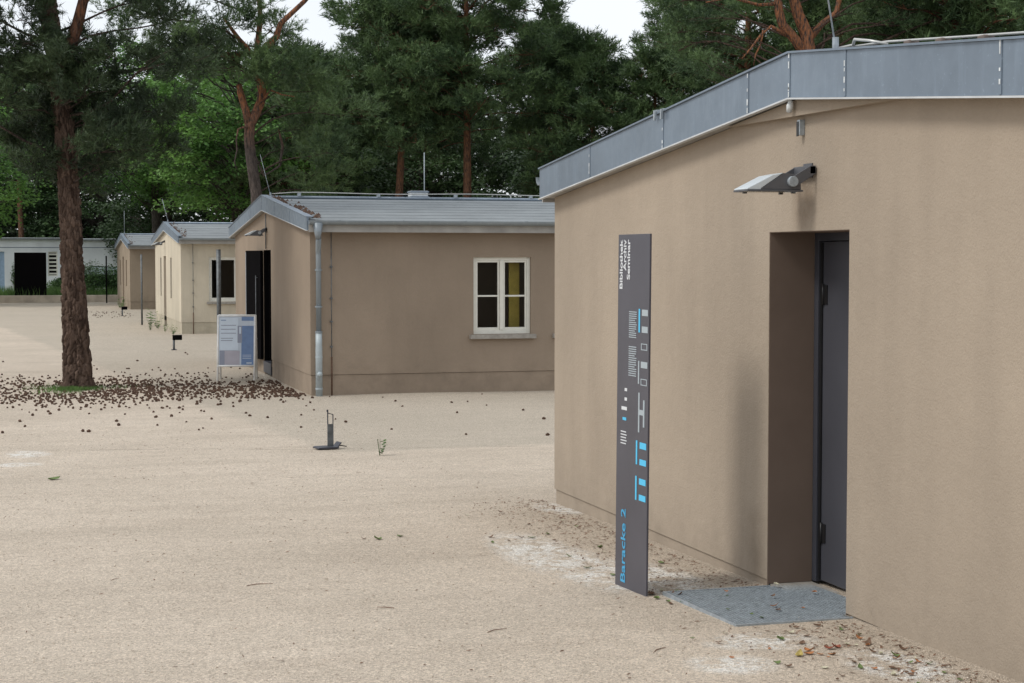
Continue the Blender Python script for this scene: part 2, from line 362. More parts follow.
def window(root, x0, x1, z0, z1, yo, dark=False, two=True):
    """casement window in the wall facing -Y; yo = outer wall plane"""
    yf = yo + 0.055; fw = 0.055
    w = MB(); w.box(x0, x0+fw, yf, yf+.07, z0, z1); w.box(x1-fw, x1, yf, yf+.07, z0, z1)
    w.box(x0+fw, x1-fw, yf, yf+.07, z1-fw, z1); w.box(x0+fw, x1-fw, yf, yf+.07, z0, z0+fw*1.2)
    win = w.build('window', 'whitewin', root, bevel=0.004)
    MB().box(x0-.07, x1+.07, yo-.09, yo+.05, z0-.075, z0-.006).build('sill', 'concrete', win, bevel=0.006)
    a0, a1, b0, b1 = x0+fw, x1-fw, z0+fw*1.2, z1-fw
    if two:
        m = (a0+a1)/2; MB().box(m-.03, m+.03, yf-.012, yf+.06, b0, b1).build('mullion', 'whitewin', win, bevel=0.004)
        halves = [(a0, m-.03), (m+.03, a1)]; zc = b0 + (b1-b0)*0.49
    else: halves = [(a0, a1)]; zc = None
    for (p, q) in halves:
        s = 0.032; c = MB(); c.box(p+.002, p+s, yf+.012, yf+.05, b0, b1); c.box(q-s, q-.002, yf+.012, yf+.05, b0, b1)
        c.box(p+s, q-s, yf+.012, yf+.05, b0, b0+s*1.3); c.box(p+s, q-s, yf+.012, yf+.05, b1-s, b1)
        if zc: c.box(p+s, q-s, yf+.014, yf+.048, zc-.014, zc+.014)
        c.build('casement', 'whitewin', win, bevel=0.003)
        rows = [(b0+s*1.3, zc-.014), (zc+.014, b1-s)] if zc else [(b0+s*1.3, b1-s)]
        for (r0, r1) in rows:
            MB().box(p+s, q-s, yf+.028, yf+.034, r0, r1).build('pane', 'glass', win)
    return win

def barrack(loc, hw, L, e, o, zb_e, zt_e, zb_r, zt_r, wall, label, door=None, gaps=(), wins=(), seams=(), drip='drip', plinth=None, litter=0, courses=8, windows_two=True):
    root = empty('barrack', loc); tag(root, label, 'building', 'barracks standing in a row')
    T = 0.30; PZ = 0.33; ph = hw + e
    slope = (zb_r - zb_e) / ph
    top = lambda y: zb_r - slope * abs(y) - 0.002
    ops = ([door] if door else []) + list(gaps)
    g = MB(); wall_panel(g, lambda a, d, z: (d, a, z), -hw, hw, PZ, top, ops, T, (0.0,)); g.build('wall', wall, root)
    s = MB(); wall_panel(s, lambda a, d, z: (a, -hw + d, z), T, L, PZ, lambda a: top(hw), [(w[0], w[1], w[2], w[3]) for w in wins], T); s.build('wall', wall, root)
    s = MB(); wall_panel(s, lambda a, d, z: (a, hw - d, z), T, L, PZ, lambda a: top(hw), [], T); s.build('wall', wall, root)
    s = MB(); wall_panel(s, lambda a, d, z: (L - d, a, z), -hw + T, hw - T, PZ, top, [], T, (0.0,)); s.build('wall', wall, root)
    # plinth, set back a little under the render edge
    p = MB(); i = 0.012; segs = [-hw + i]
    for d in sorted(ops):
        if d[2] < PZ: segs += [d[0], d[1]]
    segs.append(hw - i)
    for a, b in zip(segs[::2], segs[1::2]): p.box(i, T, a, b, -0.5, PZ - 0.006)
    p.box(T, L - i, -hw + i, -hw + T, -0.5, PZ - 0.006); p.box(T, L - i, hw - T, hw - i, -0.5, PZ - 0.006)
    p.build('plinth', plinth or wall, root)
    MB().box(T, L - T, -hw + T, hw - T, 0.1, 0.29).build('floor_slab', 'interior', root)
    MB().box(T, L - T, -hw + T + .002, hw - T - .002, top(hw) - .09, top(hw) - .03).build('inner_ceiling', 'interior', root)
    # roof deck and courses of roofing sheet
    dz = zt_r - 0.035
    sl = (zt_r - zt_e) / ph
    for sgn in (-1, 1):
        d = MB(); d.prism([(0, zb_r + .002), (sgn*ph, zb_e + .002), (sgn*ph, zt_e - .075), (0, zt_r - .075)], 'x', -o + .035, L)
        d.build('roof_deck', 'eave', root)
        for k in range(courses):
            y0, y1 = ph * k / courses, ph * (k + 1) / courses + 0.06
            z0, z1 = zt_r - .066 - sl * y0, zt_r - .066 - sl * y1
            MB().prism([(sgn*y0, z0), (sgn*y1, z1 + .004), (sgn*y1, z1 + .016), (sgn*y0, z0 + .010)], 'x', -o + .034, L + .05).build('roof_sheet', 'roof', root)
    MB().tube([(-o+.05, 0, zt_r - .035), (L, 0, zt_r - .035)], .035, 8).build('ridge_roll', 'zinc', root, True)
    # verge fascia in zinc panels with a white drip edge
    cut = sorted(set([-ph, 0.0, ph] + list(seams)))
    zf = lambda y, zr, ze: zr - (zr - ze) / ph * abs(y)
    for a, b in zip(cut[:-1], cut[1:]):
        a2, b2 = a + .002, b - .002
        f = MB(); P = [(a2, zf(a2, zb_r, zb_e)), (b2, zf(b2, zb_r, zb_e)), (b2, zf(b2, zt_r, zt_e)), (a2, zf(a2, zt_r, zt_e))]
        f.prism(P, 'x', -o, -o + .03); fp = f.build('fascia_panel', 'zinc', root)
    for a in cut[1:-1]:
        if seams:
            MB().prism([(a-.011, zf(a, zb_r, zb_e)+.004), (a+.011, zf(a, zb_r, zb_e)+.004), (a+.011, zf(a, zt_r, zt_e)), (a-.011, zf(a, zt_r, zt_e))], 'x', -o-.004, -o).build('fascia_seam', 'zinc', root)
            dots = MB(); n = 9
            for k in range(n):
                if random.random() < .5: continue
                z = zf(a, zb_r, zb_e) + (zt_r - zb_r) * (k + .5 + random.uniform(-.3, .3)) / n; w = random.uniform(.003, .007); h = random.uniform(.006, .02)
                dots.box(a-w, a+w, -o-.0065, -o-.0045, 0, 0) if False else dots.box(-o-.0065, -o-.0045, a-w, a+w, z-h, z+h)
            dots.build('seam_caulk', 'caulk', root)['kind'] = 'stuff'
    for sgn in (-1, 1):
        MB().prism([(0, zb_r - .010), (sgn*ph, zb_e - .010), (sgn*ph, zb_e - .001), (0, zb_r - .001)], 'x', -o - .012, -o + .02).build('drip_edge', drip, root)
        MB().prism([(0, zt_r + .001), (sgn*ph, zt_e + .001), (sgn*ph, zt_e + .012), (0, zt_r + .012)], 'x', -o - .014, -o + .11).build('verge_cap', 'zinc', root)
    # eave board and gutter on the side facing the yard camera
    for sgn in (-1, 1):
        ye = sgn * (ph + .004)
        b = MB(); b.box(-o + .03, L, min(ye, ye + sgn*.022), max(ye, ye + sgn*.022), zb_e - .03, zt_e - .10); b.build('eave_board', 'eave', root)
        yc = ye + sgn * .095; zc = zt_e - .055; rg = .068; pr = []
        for k in range(11): t = math.pi + math.pi * k / 10; pr.append((yc + rg * math.cos(t), zc + rg * math.sin(t)))
        for k in range(10, -1, -1): t = math.pi + math.pi * k / 10; pr.append((yc + (rg-.006) * math.cos(t), zc + (rg-.006) * math.sin(t)))
        MB().prism(pr, 'x', -o + .02, L).build('gutter', 'zinc_dark', root)
        for k in range(9):
            xx = .4 + k * 1.02
            MB().box(xx-.012, xx+.012, yc-.075, yc+.075, zc-.004, zc+.006).build('gutter_bracket', 'zinc_dark', root)
    # litter lying along the verge
    if litter:
        lb = MB()
        for k in range(litter):
            y = -ph * random.random() ** .8; x = -o + .10 + abs(random.gauss(0, .12)); r = random.uniform(.02, .05); z = zf(y, zt_r, zt_e) - .02
            lb.add([(x-r,y,z),(x+r,y+r*.3,z),(x,y-r,z+r*.2),(x+r*.3,y+r,z+r*.3),(x,y,z+r*1.1)], [(0,2,4),(2,1,4),(1,3,4),(3,0,4)])
        lb.build('verge_litter', 'verge', root)['kind'] = 'stuff'
    for w in wins: window(root, w[0], w[1], w[2], w[3], -hw, two=windows_two)
    return root

def downpipe(root, x, hw, e, zt_e):
    y = -hw - .11; ye = -hw - e - .10
    p = MB(); p.tube([(x, ye, zt_e - .09), (x, ye, zt_e - .28), (x + .01, ye + .01, zt_e - .34)], [.085, .05, .045], 12)
    p.tube([(x + .01, ye + .01, zt_e - .34), (x + .05, y - .02, zt_e - .52), (x + .055, y, zt_e - .60), (x + .055, y, 1.0)], .043, 12)
    d = p.build('downpipe', 'zinc_dark', root, True)
    x += .055
    MB().tube([(x, y, 1.0), (x, y, .80), (x, y, .78), (x, y, -.05)], [.052, .052, .054, .054], 14).build('stand_pipe', 'cast', d, True)
    MB().tube([(x, y - .045, .35), (x, y - .085, .35)], .042, 14).build('access_cap', 'cast', d, True)
    for z in (2.0, 1.42, 1.02, .62, .12):
        MB().tube([(x, y, z - .012), (x, y, z + .012)], .058, 14).build('pipe_clip', 'zinc_dark' if z > 1 else 'cast', d)
        MB().tube([(x, y, z), (x, -hw, z)], .008, 6).build('clip_stem', 'zinc_dark', d)
    return d
def down_conductor(root, x, hw, ztop, xtop=None, mat='steel_mid'):
    y = -hw - .05
    c = MB().tube([(x, y, ztop), (x, y, .62)], .0075, 6).build('conductor', mat, root, True)
    MB().tube([(x, y, .62), (x, y, -.03)], .014, 8).build('conductor_guard', 'rusty', c, True)
    for z in (2.05, 1.55, 1.18, .78):
        MB().box(x-.02, x+.02, y-.012, -hw, z-.012, z+.012).build('conductor_clamp', mat, c)

# near barrack: gable with recessed steel door
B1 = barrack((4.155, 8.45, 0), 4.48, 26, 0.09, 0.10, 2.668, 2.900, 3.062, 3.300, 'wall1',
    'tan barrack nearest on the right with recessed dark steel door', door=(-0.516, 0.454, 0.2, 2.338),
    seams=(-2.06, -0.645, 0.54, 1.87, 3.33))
def door1():
    T = .285; y0, y1, z0, z1 = -0.516, 0.454, 0.31, 2.338
    f = MB(); f.box(T, T+.09, y1-.05, y1, z0, z1); f.box(T, T+.09, y0, y0+.05, z0, z1); f.box(T, T+.09, y0+.05, y1-.05, z1-.05, z1)
    fr = f.build('door_frame', 'steel_dark', B1, bevel=.003)
    d = MB().box(T+.022, T+.07, y0+.054, y1-.054, z0+.012, z1-.054).build('door', 'door', B1, bevel=.004)
    MB().box(T+.012, T+.021, y1-.075, y1-.047, z0+.02, z1-.06).build('door_seal', 'hinge', d)
    for z in (1.98, .60):
        MB().tube([(T+.014, y1-.085, z-.06), (T+.014, y1-.085, z+.06)], .008, 8).build('hinge', 'hinge', d, True)
        MB().box(T+.016, T+.023, y1-.13, y1-.085, z-.055, z+.055).build('hinge_leaf', 'hinge', d)
    MB().box(T+.012, T+.022, y0+.11, y0+.15, 1.22, 1.42).build('lock_plate', 'galv', d)
    MB().tube([(T+.02, y0+.13, 1.34), (T-.03, y0+.13, 1.34), (T-.03, y0+.25, 1.34)], .010, 8).build('handle', 'galv', d, True)
    MB().box(T+.10, T+.3, y0-.2, y1+.2, .0, z1+.1).build('vestibule_wall', 'interior', B1)
    MB().box(.02, T+.0, y0, y1, .05, .303).build('threshold', 'concrete', B1)
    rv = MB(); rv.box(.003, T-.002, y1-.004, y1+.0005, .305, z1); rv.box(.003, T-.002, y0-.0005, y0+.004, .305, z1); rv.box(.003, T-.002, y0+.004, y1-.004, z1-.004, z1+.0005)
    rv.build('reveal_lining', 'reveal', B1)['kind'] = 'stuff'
    # board closing the gap below the peak of the verge
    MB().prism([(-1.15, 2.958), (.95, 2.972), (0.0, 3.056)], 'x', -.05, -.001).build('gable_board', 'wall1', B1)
    MB().tube([(-.075, .03, 3.05), (-.08, .035, 3.02), (-.078, .05, 2.99)], [.012, .02, .015], 8).build('cable_stub', 'caulk', B1, True)
    # clip on the verge and gutter end cap
    for yy in (1.83, 1.95):
        MB().box(-.13, -.115, yy, yy+.02, 3.09, 3.155).box(-.115, -.02, yy-.01, yy+.03, 3.142, 3.158).build('verge_clip', 'galv', B1)
    MB().box(-.06, .06, 4.60, 4.70, 2.76, 2.90).build('gutter_end_box', 'caulk', B1, bevel=.01)
door1()

# middle barrack
B2 = barrack((4.483, 31.34, 0), 4.725, 30, 0.30, 0.10, 2.625, 2.830, 3.075, 3.345, 'wall2',
    'brown barrack in the middle with open black door and white casement window', door=(-0.45, 0.50, 0.2, 2.338),
    wins=[(2.68, 3.66, .945, 2.205), (4.10, 5.08, .945, 2.205), (7.2, 8.18, .945, 2.205)], seams=(-3.3, -1.6, 1.6, 3.3), litter=110)
downpipe(B2, .06, 4.725, .30, 2.83); down_conductor(B2, .33, 4.725, 2.62)
def door2():
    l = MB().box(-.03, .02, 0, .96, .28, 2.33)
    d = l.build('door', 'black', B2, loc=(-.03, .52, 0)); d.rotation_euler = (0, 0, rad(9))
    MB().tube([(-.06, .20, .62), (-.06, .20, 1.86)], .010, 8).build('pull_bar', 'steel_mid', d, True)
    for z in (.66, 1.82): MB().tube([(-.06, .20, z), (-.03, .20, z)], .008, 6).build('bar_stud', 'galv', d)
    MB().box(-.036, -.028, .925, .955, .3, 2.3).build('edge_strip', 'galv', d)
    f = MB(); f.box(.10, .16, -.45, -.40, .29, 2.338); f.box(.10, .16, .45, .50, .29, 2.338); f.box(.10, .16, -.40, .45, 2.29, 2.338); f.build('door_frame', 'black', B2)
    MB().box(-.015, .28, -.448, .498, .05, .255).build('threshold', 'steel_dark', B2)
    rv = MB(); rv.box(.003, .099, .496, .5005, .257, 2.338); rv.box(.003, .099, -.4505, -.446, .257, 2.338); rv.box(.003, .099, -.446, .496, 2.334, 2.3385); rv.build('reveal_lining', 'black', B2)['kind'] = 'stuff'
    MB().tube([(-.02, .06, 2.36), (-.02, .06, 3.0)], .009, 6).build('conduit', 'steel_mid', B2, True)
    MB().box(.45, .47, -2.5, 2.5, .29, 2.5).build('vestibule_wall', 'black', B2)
door2()
yp = MB().box(3.40, 3.58, 0, .03, .28, 2.45).build('yellow_curtain_panel', 'yellow', loc=(4.483, 27.02, 0.01))
tag(yp, 'yellow panel inside the room behind the white casement window', 'panel')

# cream barrack
B3 = barrack((4.578, 54.05, 0), 4.63, 30, 0.28, 0.10, 2.625, 2.815, 3.06, 3.32, 'wall3',
    'cream barrack in the row with a dark single window', plinth='plinth3', door=(.35, 1.25, .2, 2.25),
    gaps=((-1.65, -1.15, .95, 2.2), (2.1, 2.55, .95, 2.2)), wins=[(.80, 1.62, .93, 2.22), (4.2, 5.0, .93, 2.22)], litter=50, windows_two=False, courses=6)
down_conductor(B3, .34, 4.63, 2.62)
MB().box(.10, .16, .35, 1.25, .29, 2.25).build('door', 'rusty', B3)
for (a, b) in ((-1.65, -1.15), (2.1, 2.55)): MB().box(.06, .10, a, b, .95, 2.2).build('window_board', 'steel_mid', B3)
# far barrack
B4 = barrack((4.68, 78.2, 0), 4.6, 30, 0.28, 0.10, 2.60, 2.79, 3.05, 3.30, 'wall4',
    'farthest brown weathered barrack of the row with a metal chimney', door=(-.5, .5, .2, 2.25),
    gaps=((-2.6, -1.9, .95, 2.1), (1.8, 2.5, .95, 2.1)), litter=30, courses=5)
MB().box(.08, .14, -.5, .5, .29, 2.25).build('door', 'rusty', B4)
for (a, b) in ((-2.6, -1.9), (1.8, 2.5)): MB().box(.06, .10, a, b, .95, 2.1).build('window_board', 'rusty', B4)
ch = MB().tube([(2.1, -2.4, 2.9), (2.1, -2.4, 3.52)], .14, 12).build('chimney', 'zinc_dark', B4, True)
MB().tube([(2.1, -2.4, 3.52), (2.1, -2.4, 3.55), (2.1, -2.4, 3.62)], [.2, .2, .16], 12).build('chimney_cap', 'zinc_dark', ch)

# ------------------------------------------------------------------ floodlights under the ridges
def floodlight(loc, label):
    r = empty('wall_floodlight', loc); tag(r, label, 'lamp', 'wall floodlights over the barrack doors')
    b = MB()
    # body profile (x outwards = negative, z)
    b.prism([(-.10, -.126), (-.105, -.055), (-.13, -.032), (-.22, -.022), (-.372, -.118), (-.372, -.126)], 'y', -.10, .10); b.build('housing', 'lamp_body', r, bevel=.006)
    MB().prism([(-.222, -.020), (-.30, -.036), (-.468, -.119), (-.468, -.126), (-.374, -.126), (-.374, -.1185)], 'y', -.102, .102).build('visor', 'lamp_light', r, bevel=.004)
    MB().box(-.47, -.09, -.108, .108, -.138, -.1265).build('glass_frame', 'lamp_body', r, bevel=.003)
    MB().box(-.45, -.12, -.09, .09, -.1405, -.1385).build('lens', 'glass', r)
    for s in (-1, 1):
        MB().tube([(-.165, s*.10, -.075), (-.165, s*.128, -.075)], .034, 18).build('pivot_knob', 'lamp_light' if False else 'galv', r, bevel=.004)
        MB().prism([(-.165, -.10), (-.13, -.10), (-.010, -.025), (-.010, .025), (-.05, .022), (-.175, -.05)], 'y', s*.113 - .006, s*.113 + .006).build('bracket_arm', 'lamp_body', r, bevel=.003)
    MB().box(-.05, -.009, -.119, .119, -.026, .026).build('bracket_bar', 'lamp_body', r, bevel=.003)
    MB().box(-.0085, .001, -.06, .06, -.045, .045).build('wall_plate', 'lamp_body', r)
    for (x, y) in ((-.44, 0), (-.15, .09), (-.15, -.09)): MB().box(x-.012, x+.012, y-.01, y+.01, -.149, -.1405).build('clip', 'hinge', r)
    r.scale = (.86, .86, .86)
    return r
floodlight((4.155, 8.41, 2.665), 'grey floodlight with pale visor on the nearest gable above the door')
floodlight((4.483, 31.40, 2.72), 'small floodlight above the open black door of the middle barrack')
floodlight((4.578, 54.75, 2.72), 'tiny floodlight above the door of the cream barrack')
s = MB().box(-.035, 0, -.016, .016, -.045, .04).build('motion_sensor', 'galv', loc=(4.155, 8.475, 2.905), bevel=.004)
MB().box(-.039, -.0352, -.010, .012, -.05, .03).build('sensor_face', 'hinge', s)
tag(s, 'small grey sensor box on the near wall below the ridge', 'sensor')

# ------------------------------------------------------------------ lightning protection on the roofs
def rod(loc, h, label, tilt=(-.24, .05), r=.005):
    o = empty('lightning_rod', loc); tag(o, label, 'lightning rod', 'slanted rods on the gable peaks')
    MB().tube([(0, 0, 0), (tilt[0]*h, tilt[1]*h, h)], [r, r*.6], 6).build('rod', 'galv', o, True)
    MB().tube([(0, 0, -.02), (0, 0, .05)], .018, 8).build('rod_clamp', 'galv', o); return o
rod((4.16, 8.12, 3.30), 1.3, 'slanted metal rod on the peak of the nearest barrack roof', tilt=(-.12, .12))
rod((4.55, 31.34, 3.35), .75, 'slanted metal rod on the peak of the middle barrack roof', r=.006)
rod((4.62, 54.05, 3.34), .7, 'slanted metal rod on the peak of the cream barrack roof', r=.010)
rod((4.75, 78.2, 3.32), 1.0, 'thin upright rod on the peak of the farthest barrack roof', (0, 0), r=.012)
def verge_cable():
    o = empty('roof_conductor_cable', (4.155, 8.45, 3.30)); tag(o, 'pale conductor cable on clay blocks along the nearest roof verge', 'cable')
    zr = lambda y: -.0875 * abs(y)
    pts = [(.03, -.28, -.005), (.06, -.42, .0), (.0, -.55, .012), (.02, -.68, -.01), (.08, -.75, -.032)]
    MB().tube(pts, .008, 6).build('cable', 'cable', o, True)
    MB().tube([(.05, -.22, zr(.22) + .02), (.08, -.75, zr(.75) + .045), (.1, -1.4, zr(1.4) + .045), (.1, -2.2, zr(2.2) + .045), (.1, -3.2, zr(3.2) + .045), (.1, -4.4, zr(4.4) + .045)], .006, 6).build('cable', 'cable', o, True)
    MB().tube([(.05, -.75, zr(.75) + .015), (.22, -1.3, zr(1.3) + .03)], .006, 6).build('cable', 'cable', o, True)
    for y in (-.95, -1.25, -1.62, -2.35, -3.2): MB().box(.07, .13, y-.03, y+.03, zr(y) - .03, zr(y) + .045).build('clay_block', 'clay', o, bevel=.008)
verge_cable()
o = empty('ridge_cable', (4.483, 31.34, 3.345)); tag(o, 'thin conductor cable running along the middle barrack ridge', 'cable')
MB().tube([(.1, 0, .03)] + [(x, 0, .055 + .01*math.sin(x*2)) for x in np.arange(.5, 20, .5)], .010, 5).build('cable', 'cable', o, True)
for x in np.arange(.6, 19.5, 1.5): MB().box(x-.03, x+.03, -.03, .03, -.01, .05).build('cable_holder', 'galv', o)
vb = empty('roof_vent', (7.83, 33.4, 3.12)); tag(vb, 'small louvred metal vent box on the middle barrack roof', 'vent')
MB().box(-.17, .17, -.15, .15, -.05, .42).build('vent_body', 'caulk', vb)
for z in (.10, .20, .30, .40): MB().box(-.19, .19, -.17, .17, z-.012, z+.012).build('louvre', 'zinc', vb)
an = MB().tube([(0, 0, 0), (0, 0, 1.25)], .010, 6).build('antenna_mast', 'galv', loc=(8.01, 33.6, 3.08), smooth=True)
tag(an, 'thin pale mast standing beside the vent on the middle roof', 'mast')

# ------------------------------------------------------------------ sign stele
def text_mesh(body, size, sx):
    c = bpy.data.curves.new('lettering', 'FONT'); c.body = body; c.size = size; c.extrude = 0.0007; c.offset = 0.0014
    o = bpy.data.objects.new('tmp', c); COL.objects.link(o)
    me = bpy.data.meshes.new_from_object(o.evaluated_get(bpy.context.evaluated_depsgraph_get()))
    bpy.data.objects.remove(o); bpy.data.curves.remove(c)
    co = np.empty(len(me.vertices) * 3, np.float32); me.vertices.foreach_get('co', co); co = co.reshape(-1, 3)
    co[:, 0] *= sx; return me, co
def stele():
    W, H = .462, 2.03
    r = empty('sign_stele', (3.372, 9.305, gz(9.0) + 0.006)); r.rotation_euler = (0, rad(.45), rad(2.2))
    tag(r, 'tall dark slate sign plate with lettering beside the near door', 'sign')
    p = MB().prism([(0, -.08), (-W, -.08), (-W, H), (0, H)], 'x', -.006, .006).build('plate', 'sign', r, bevel=.0015)
    # local: u along -Y from the far edge, v up
    xf = -.0068; q = .462 / .515
    def rect(u0, u1, v0, v1, mat, name='print_mark'):
        return MB().box(xf-.0012, xf, -max(u0, u1) * q, -min(u0, u1) * q, min(v0, v1), max(v0, v1)).build(name, mat, p)
    def up_text(body, u_base, v0, v1, size, mat):
        """reads upwards, glyph tops towards the far edge; letters run from v0 to v1"""
        me, co = text_mesh(body, size, 1.0)
        s = (v1 - v0) / (co[:, 0].max() - co[:, 0].min()); a = (co[:, 0] - co[:, 0].min()) * s + v0; b = co[:, 1]
        V = np.stack([np.full(len(a), xf) - co[:, 2] - .0008, -(u_base - b) * q, a], -1)
        me.vertices.foreach_set('co', V.astype(np.float32).ravel()); me.update(); link('lettering', me, mat, p)
    up_text('Bibliothek', .078, 1.715, 2.000, .066, 'print_white')
    up_text('Archiv', .138, 1.820, 2.000, .066, 'print_white')
    up_text('Seminar', .200, 1.770, 2.000, .066, 'print_white')
    up_text('Baracke 2', .170, .010, .440, .105, 'print_blue')
    # two text paragraphs as fine printed rules (lettering too small to read)
    def para(u0, u1, v0, v1, n, mat='print_grey'):
        st = (v1 - v0) / n
        for k in range(n):
            v = v1 - (k + .5) * st; uu = u1 - (.03 if k % 5 == 4 else random.uniform(0, .012)); rect(u0, uu, v - st*.22, v + st*.22, mat, 'text_line')
    para(.195, .325, 1.435, 1.592, 13); para(.195, .325, 1.215, 1.392, 14)
    # pictogram column
    k = .941; uu = lambda y: (9.872 - y) * k; vv = lambda z: (z - .168) * k
    def R(y0, y1, z0, z1, mat): rect(uu(y0), uu(y1), vv(z0), vv(z1), mat)
    R(9.497, 9.473, 1.733, 1.875, 'print_cyan')
    R(9.440, 9.340, 1.834, 1.872, 'print_grey'); R(9.440, 9.340, 1.733, 1.771, 'print_grey')
    def O(y0, y1, z0, z1):
        w = .011; R(y0, y1, z1-.005, z1, 'print_grey'); R(y0, y1, z0, z0+.005, 'print_grey'); R(y0, y0-w, z0+.005, z1-.005, 'print_grey')
        R(y1+w, y1, z0+.005, z1-.005, 'print_grey')
    O(9.450, 9.345, 1.628, 1.668)
    R(9.497, 9.477, 1.423, 1.561, 'print_grey'); R(9.450, 9.340, 1.521, 1.559, 'print_grey'); O(9.450, 9.345, 1.416, 1.456)
    R(9.487, 9.465, 1.130, 1.370, 'print_grey'); R(9.404, 9.380, 1.166, 1.329, 'print_grey'); R(9.465, 9.404, 1.236, 1.268, 'print_grey')
    R(9.520, 9.496, .933, 1.078, 'print_cyan'); R(9.455, 9.345, 1.033, 1.072, 'print_cyan'); R(9.455, 9.345, .934, .970, 'print_cyan')
    R(9.525, 9.501, .716, .862, 'print_cyan'); R(9.460, 9.348, .816, .853, 'print_cyan'); R(9.460, 9.348, .719, .755, 'print_cyan')
    # small captions lower down the plate
    rect(.135, .175, 1.125, 1.143, 'print_white', 'text_line'); rect(.135, .175, 1.070, 1.088, 'print_white', 'text_line')
    rect(.085, .175, 1.014, 1.034, 'print_white', 'text_line'); rect(.105, .165, .955, .972, 'print_cyan', 'text_line')
    for j in range(5): rect(.075, .165 + .01*(j % 2), .885 - j*.017, .891 - j*.017, 'print_white', 'text_line')
stele()

# ------------------------------------------------------------------ door grate
def grate():
    x0, x1, y0, y1 = 3.49, 4.40, 7.84, 8.86; z = .300
    r = empty('door_grate', (3.9, 8.4, z)); r.rotation_euler = (-.022, 0, 0); tag(r, 'grey metal foot grating in front of the near door', 'grate')
    L = lambda x: x - 3.9; K = lambda y: y - 8.4
    f = MB()
    for (a, b, c, d) in ((x0, 4.15, 8.844, 8.86), (x0, 4.15, 7.84, 7.856), (x0, x0+.012, 7.856, 8.844)): f.box(L(a), L(b), K(c), K(d), -.03, .0155)
    f.build('grate_frame', 'galv', r)
    b = MB()
    for k in range(int((x1 - x0) / .022)):
        x = x0 + .014 + k * .022
        ya, yb = (7.857, 8.843) if x < 4.14 else (7.940, 8.843)
        b.box(L(x)-.0022, L(x)+.0022, K(ya), K(yb), -.003, .014)
    b.build('bearing_bars', 'galv', r)['kind'] = 'stuff'
    c = MB()
    for k in range(int((8.84 - 7.865) / .022)):
        y = 7.868 + k * .022; c.box(L(x0+.014), L(4.40 if y > 7.945 else 4.15), K(y)-.002, K(y)+.002, -.003, .012)
    c.build('cross_bars', 'galv', r)['kind'] = 'stuff'
    MB().box(L(x0+.01), L(4.14), K(7.857), K(8.843), -.03, -.004).build('grate_pan', 'zinc_dark', r)
grate()

# ------------------------------------------------------------------ things standing in the yard
def aframe():
    r = empty('poster_stand', (3.80, 30.42, 0.0), rad(-13)); tag(r, 'white A-frame poster stand in front of the open black door', 'sign')
    w, h = .325, 1.17
    for s in (-1, 1):
        tilt = -.17 * s
        def T(x, y, z, s=s): return (x, -s * (.24 - .19 * z / h) + y, z)
        fr = MB()
        for sx in (-1, 1): fr.tube([T(sx*w, 0, 0), T(sx*w, 0, h)], .019, 8)
        fr.tube([T(-w, 0, h-.01), T(w, 0, h-.01)], .019, 8); fr.tube([T(-w, 0, .27), T(w, 0, .27)], .017, 8)
        leg = fr.build('frame', 'white', r, True)
        def P(x0, x1, z0, z1, mat, d=0.0, nm='poster_print'):
            yy = -s * (.006 + d)
            return MB().add([T(x0,yy,z0),T(x1,yy,z0),T(x1,yy,z1),T(x0,yy,z1),T(x0,yy+s*.002,z0),T(x1,yy+s*.002,z0),T(x1,yy+s*.002,z1),T(x0,yy+s*.002,z1)],
                [(0,1,2,3),(7,6,5,4),(0,4,5,1),(1,5,6,2),(2,6,7,3),(3,7,4,0)]).build(nm, mat, r)
        P(-w+.015, w-.015, .285, h-.025, 'poster_base', 0, 'poster')
        if s == 1:
            P(-w+.03, .03, .55, h-.05, 'poster_pale', .004); P(-w+.03, -w+.12, .29, .54, 'poster_grey', .004); P(-w+.12, .06, .29, .54, 'poster_mauve', .0035)
            P(.09, w-.02, .29, .98, 'poster_blue', .004); P(.09, w-.02, 1.07, h-.03, 'poster_blue', .004)
            P(.02, .10, .68, .98, 'poster_grey', .0055); P(.05, .08, .84, .96, 'poster_pale', .0075)
            for k, z in enumerate((1.08, .99, .92, .85, .76, .72)): P(-w+.05, -w+.05+(.09 if k == 0 else random.uniform(.2, .27)), z-.006, z+.006, 'poster_blue' if k == 0 else 'poster_grey', .0065, 'text_line')
            for z in (.46, .43, .40): P(.11, w-.06, z-.004, z+.004, 'poster_base', .0065, 'text_line')
            P(.18, w-.05, .31, .33, 'poster_base', .0065, 'text_line')
M['poster_base'] = plain('poster_base', (0.50, 0.56, 0.64), 0.25, var=.03); M['poster_pale'] = plain('poster_pale', (0.60, 0.68, 0.77), 0.25, var=.03)
M['poster_blue'] = plain('poster_blue', (0.13, 0.21, 0.38), 0.25, var=.1); M['poster_grey'] = plain('poster_grey', (0.26, 0.28, 0.35), 0.25, var=.05); M['poster_mauve'] = plain('poster_mauve', (0.40, 0.38, 0.43), 0.25, var=.05)
aframe()

def post(x, y, r, h, label, mat='steel_mid'):
    o = empty('steel_post', (x, y, 0)); tag(o, label, 'post', 'bare steel posts along the path')
    MB().tube([(0, 0, -.1), (0, 0, h)], r, 12).build('shaft', mat, o, True); MB().tube([(0, 0, h), (0, 0, h+.012)], r*1.08, 12).build('cap', mat, o); return o
post(4.16, 36.35, .048, 2.36, 'thick grey steel post rising behind the poster stand')
post(3.957, 56.4, .032, 2.30, 'thin dark post in front of the cream barrack door')
post(4.25, 84.4, .035, 2.28, 'thin dark post farthest away before the shrubs and kerb', 'black')

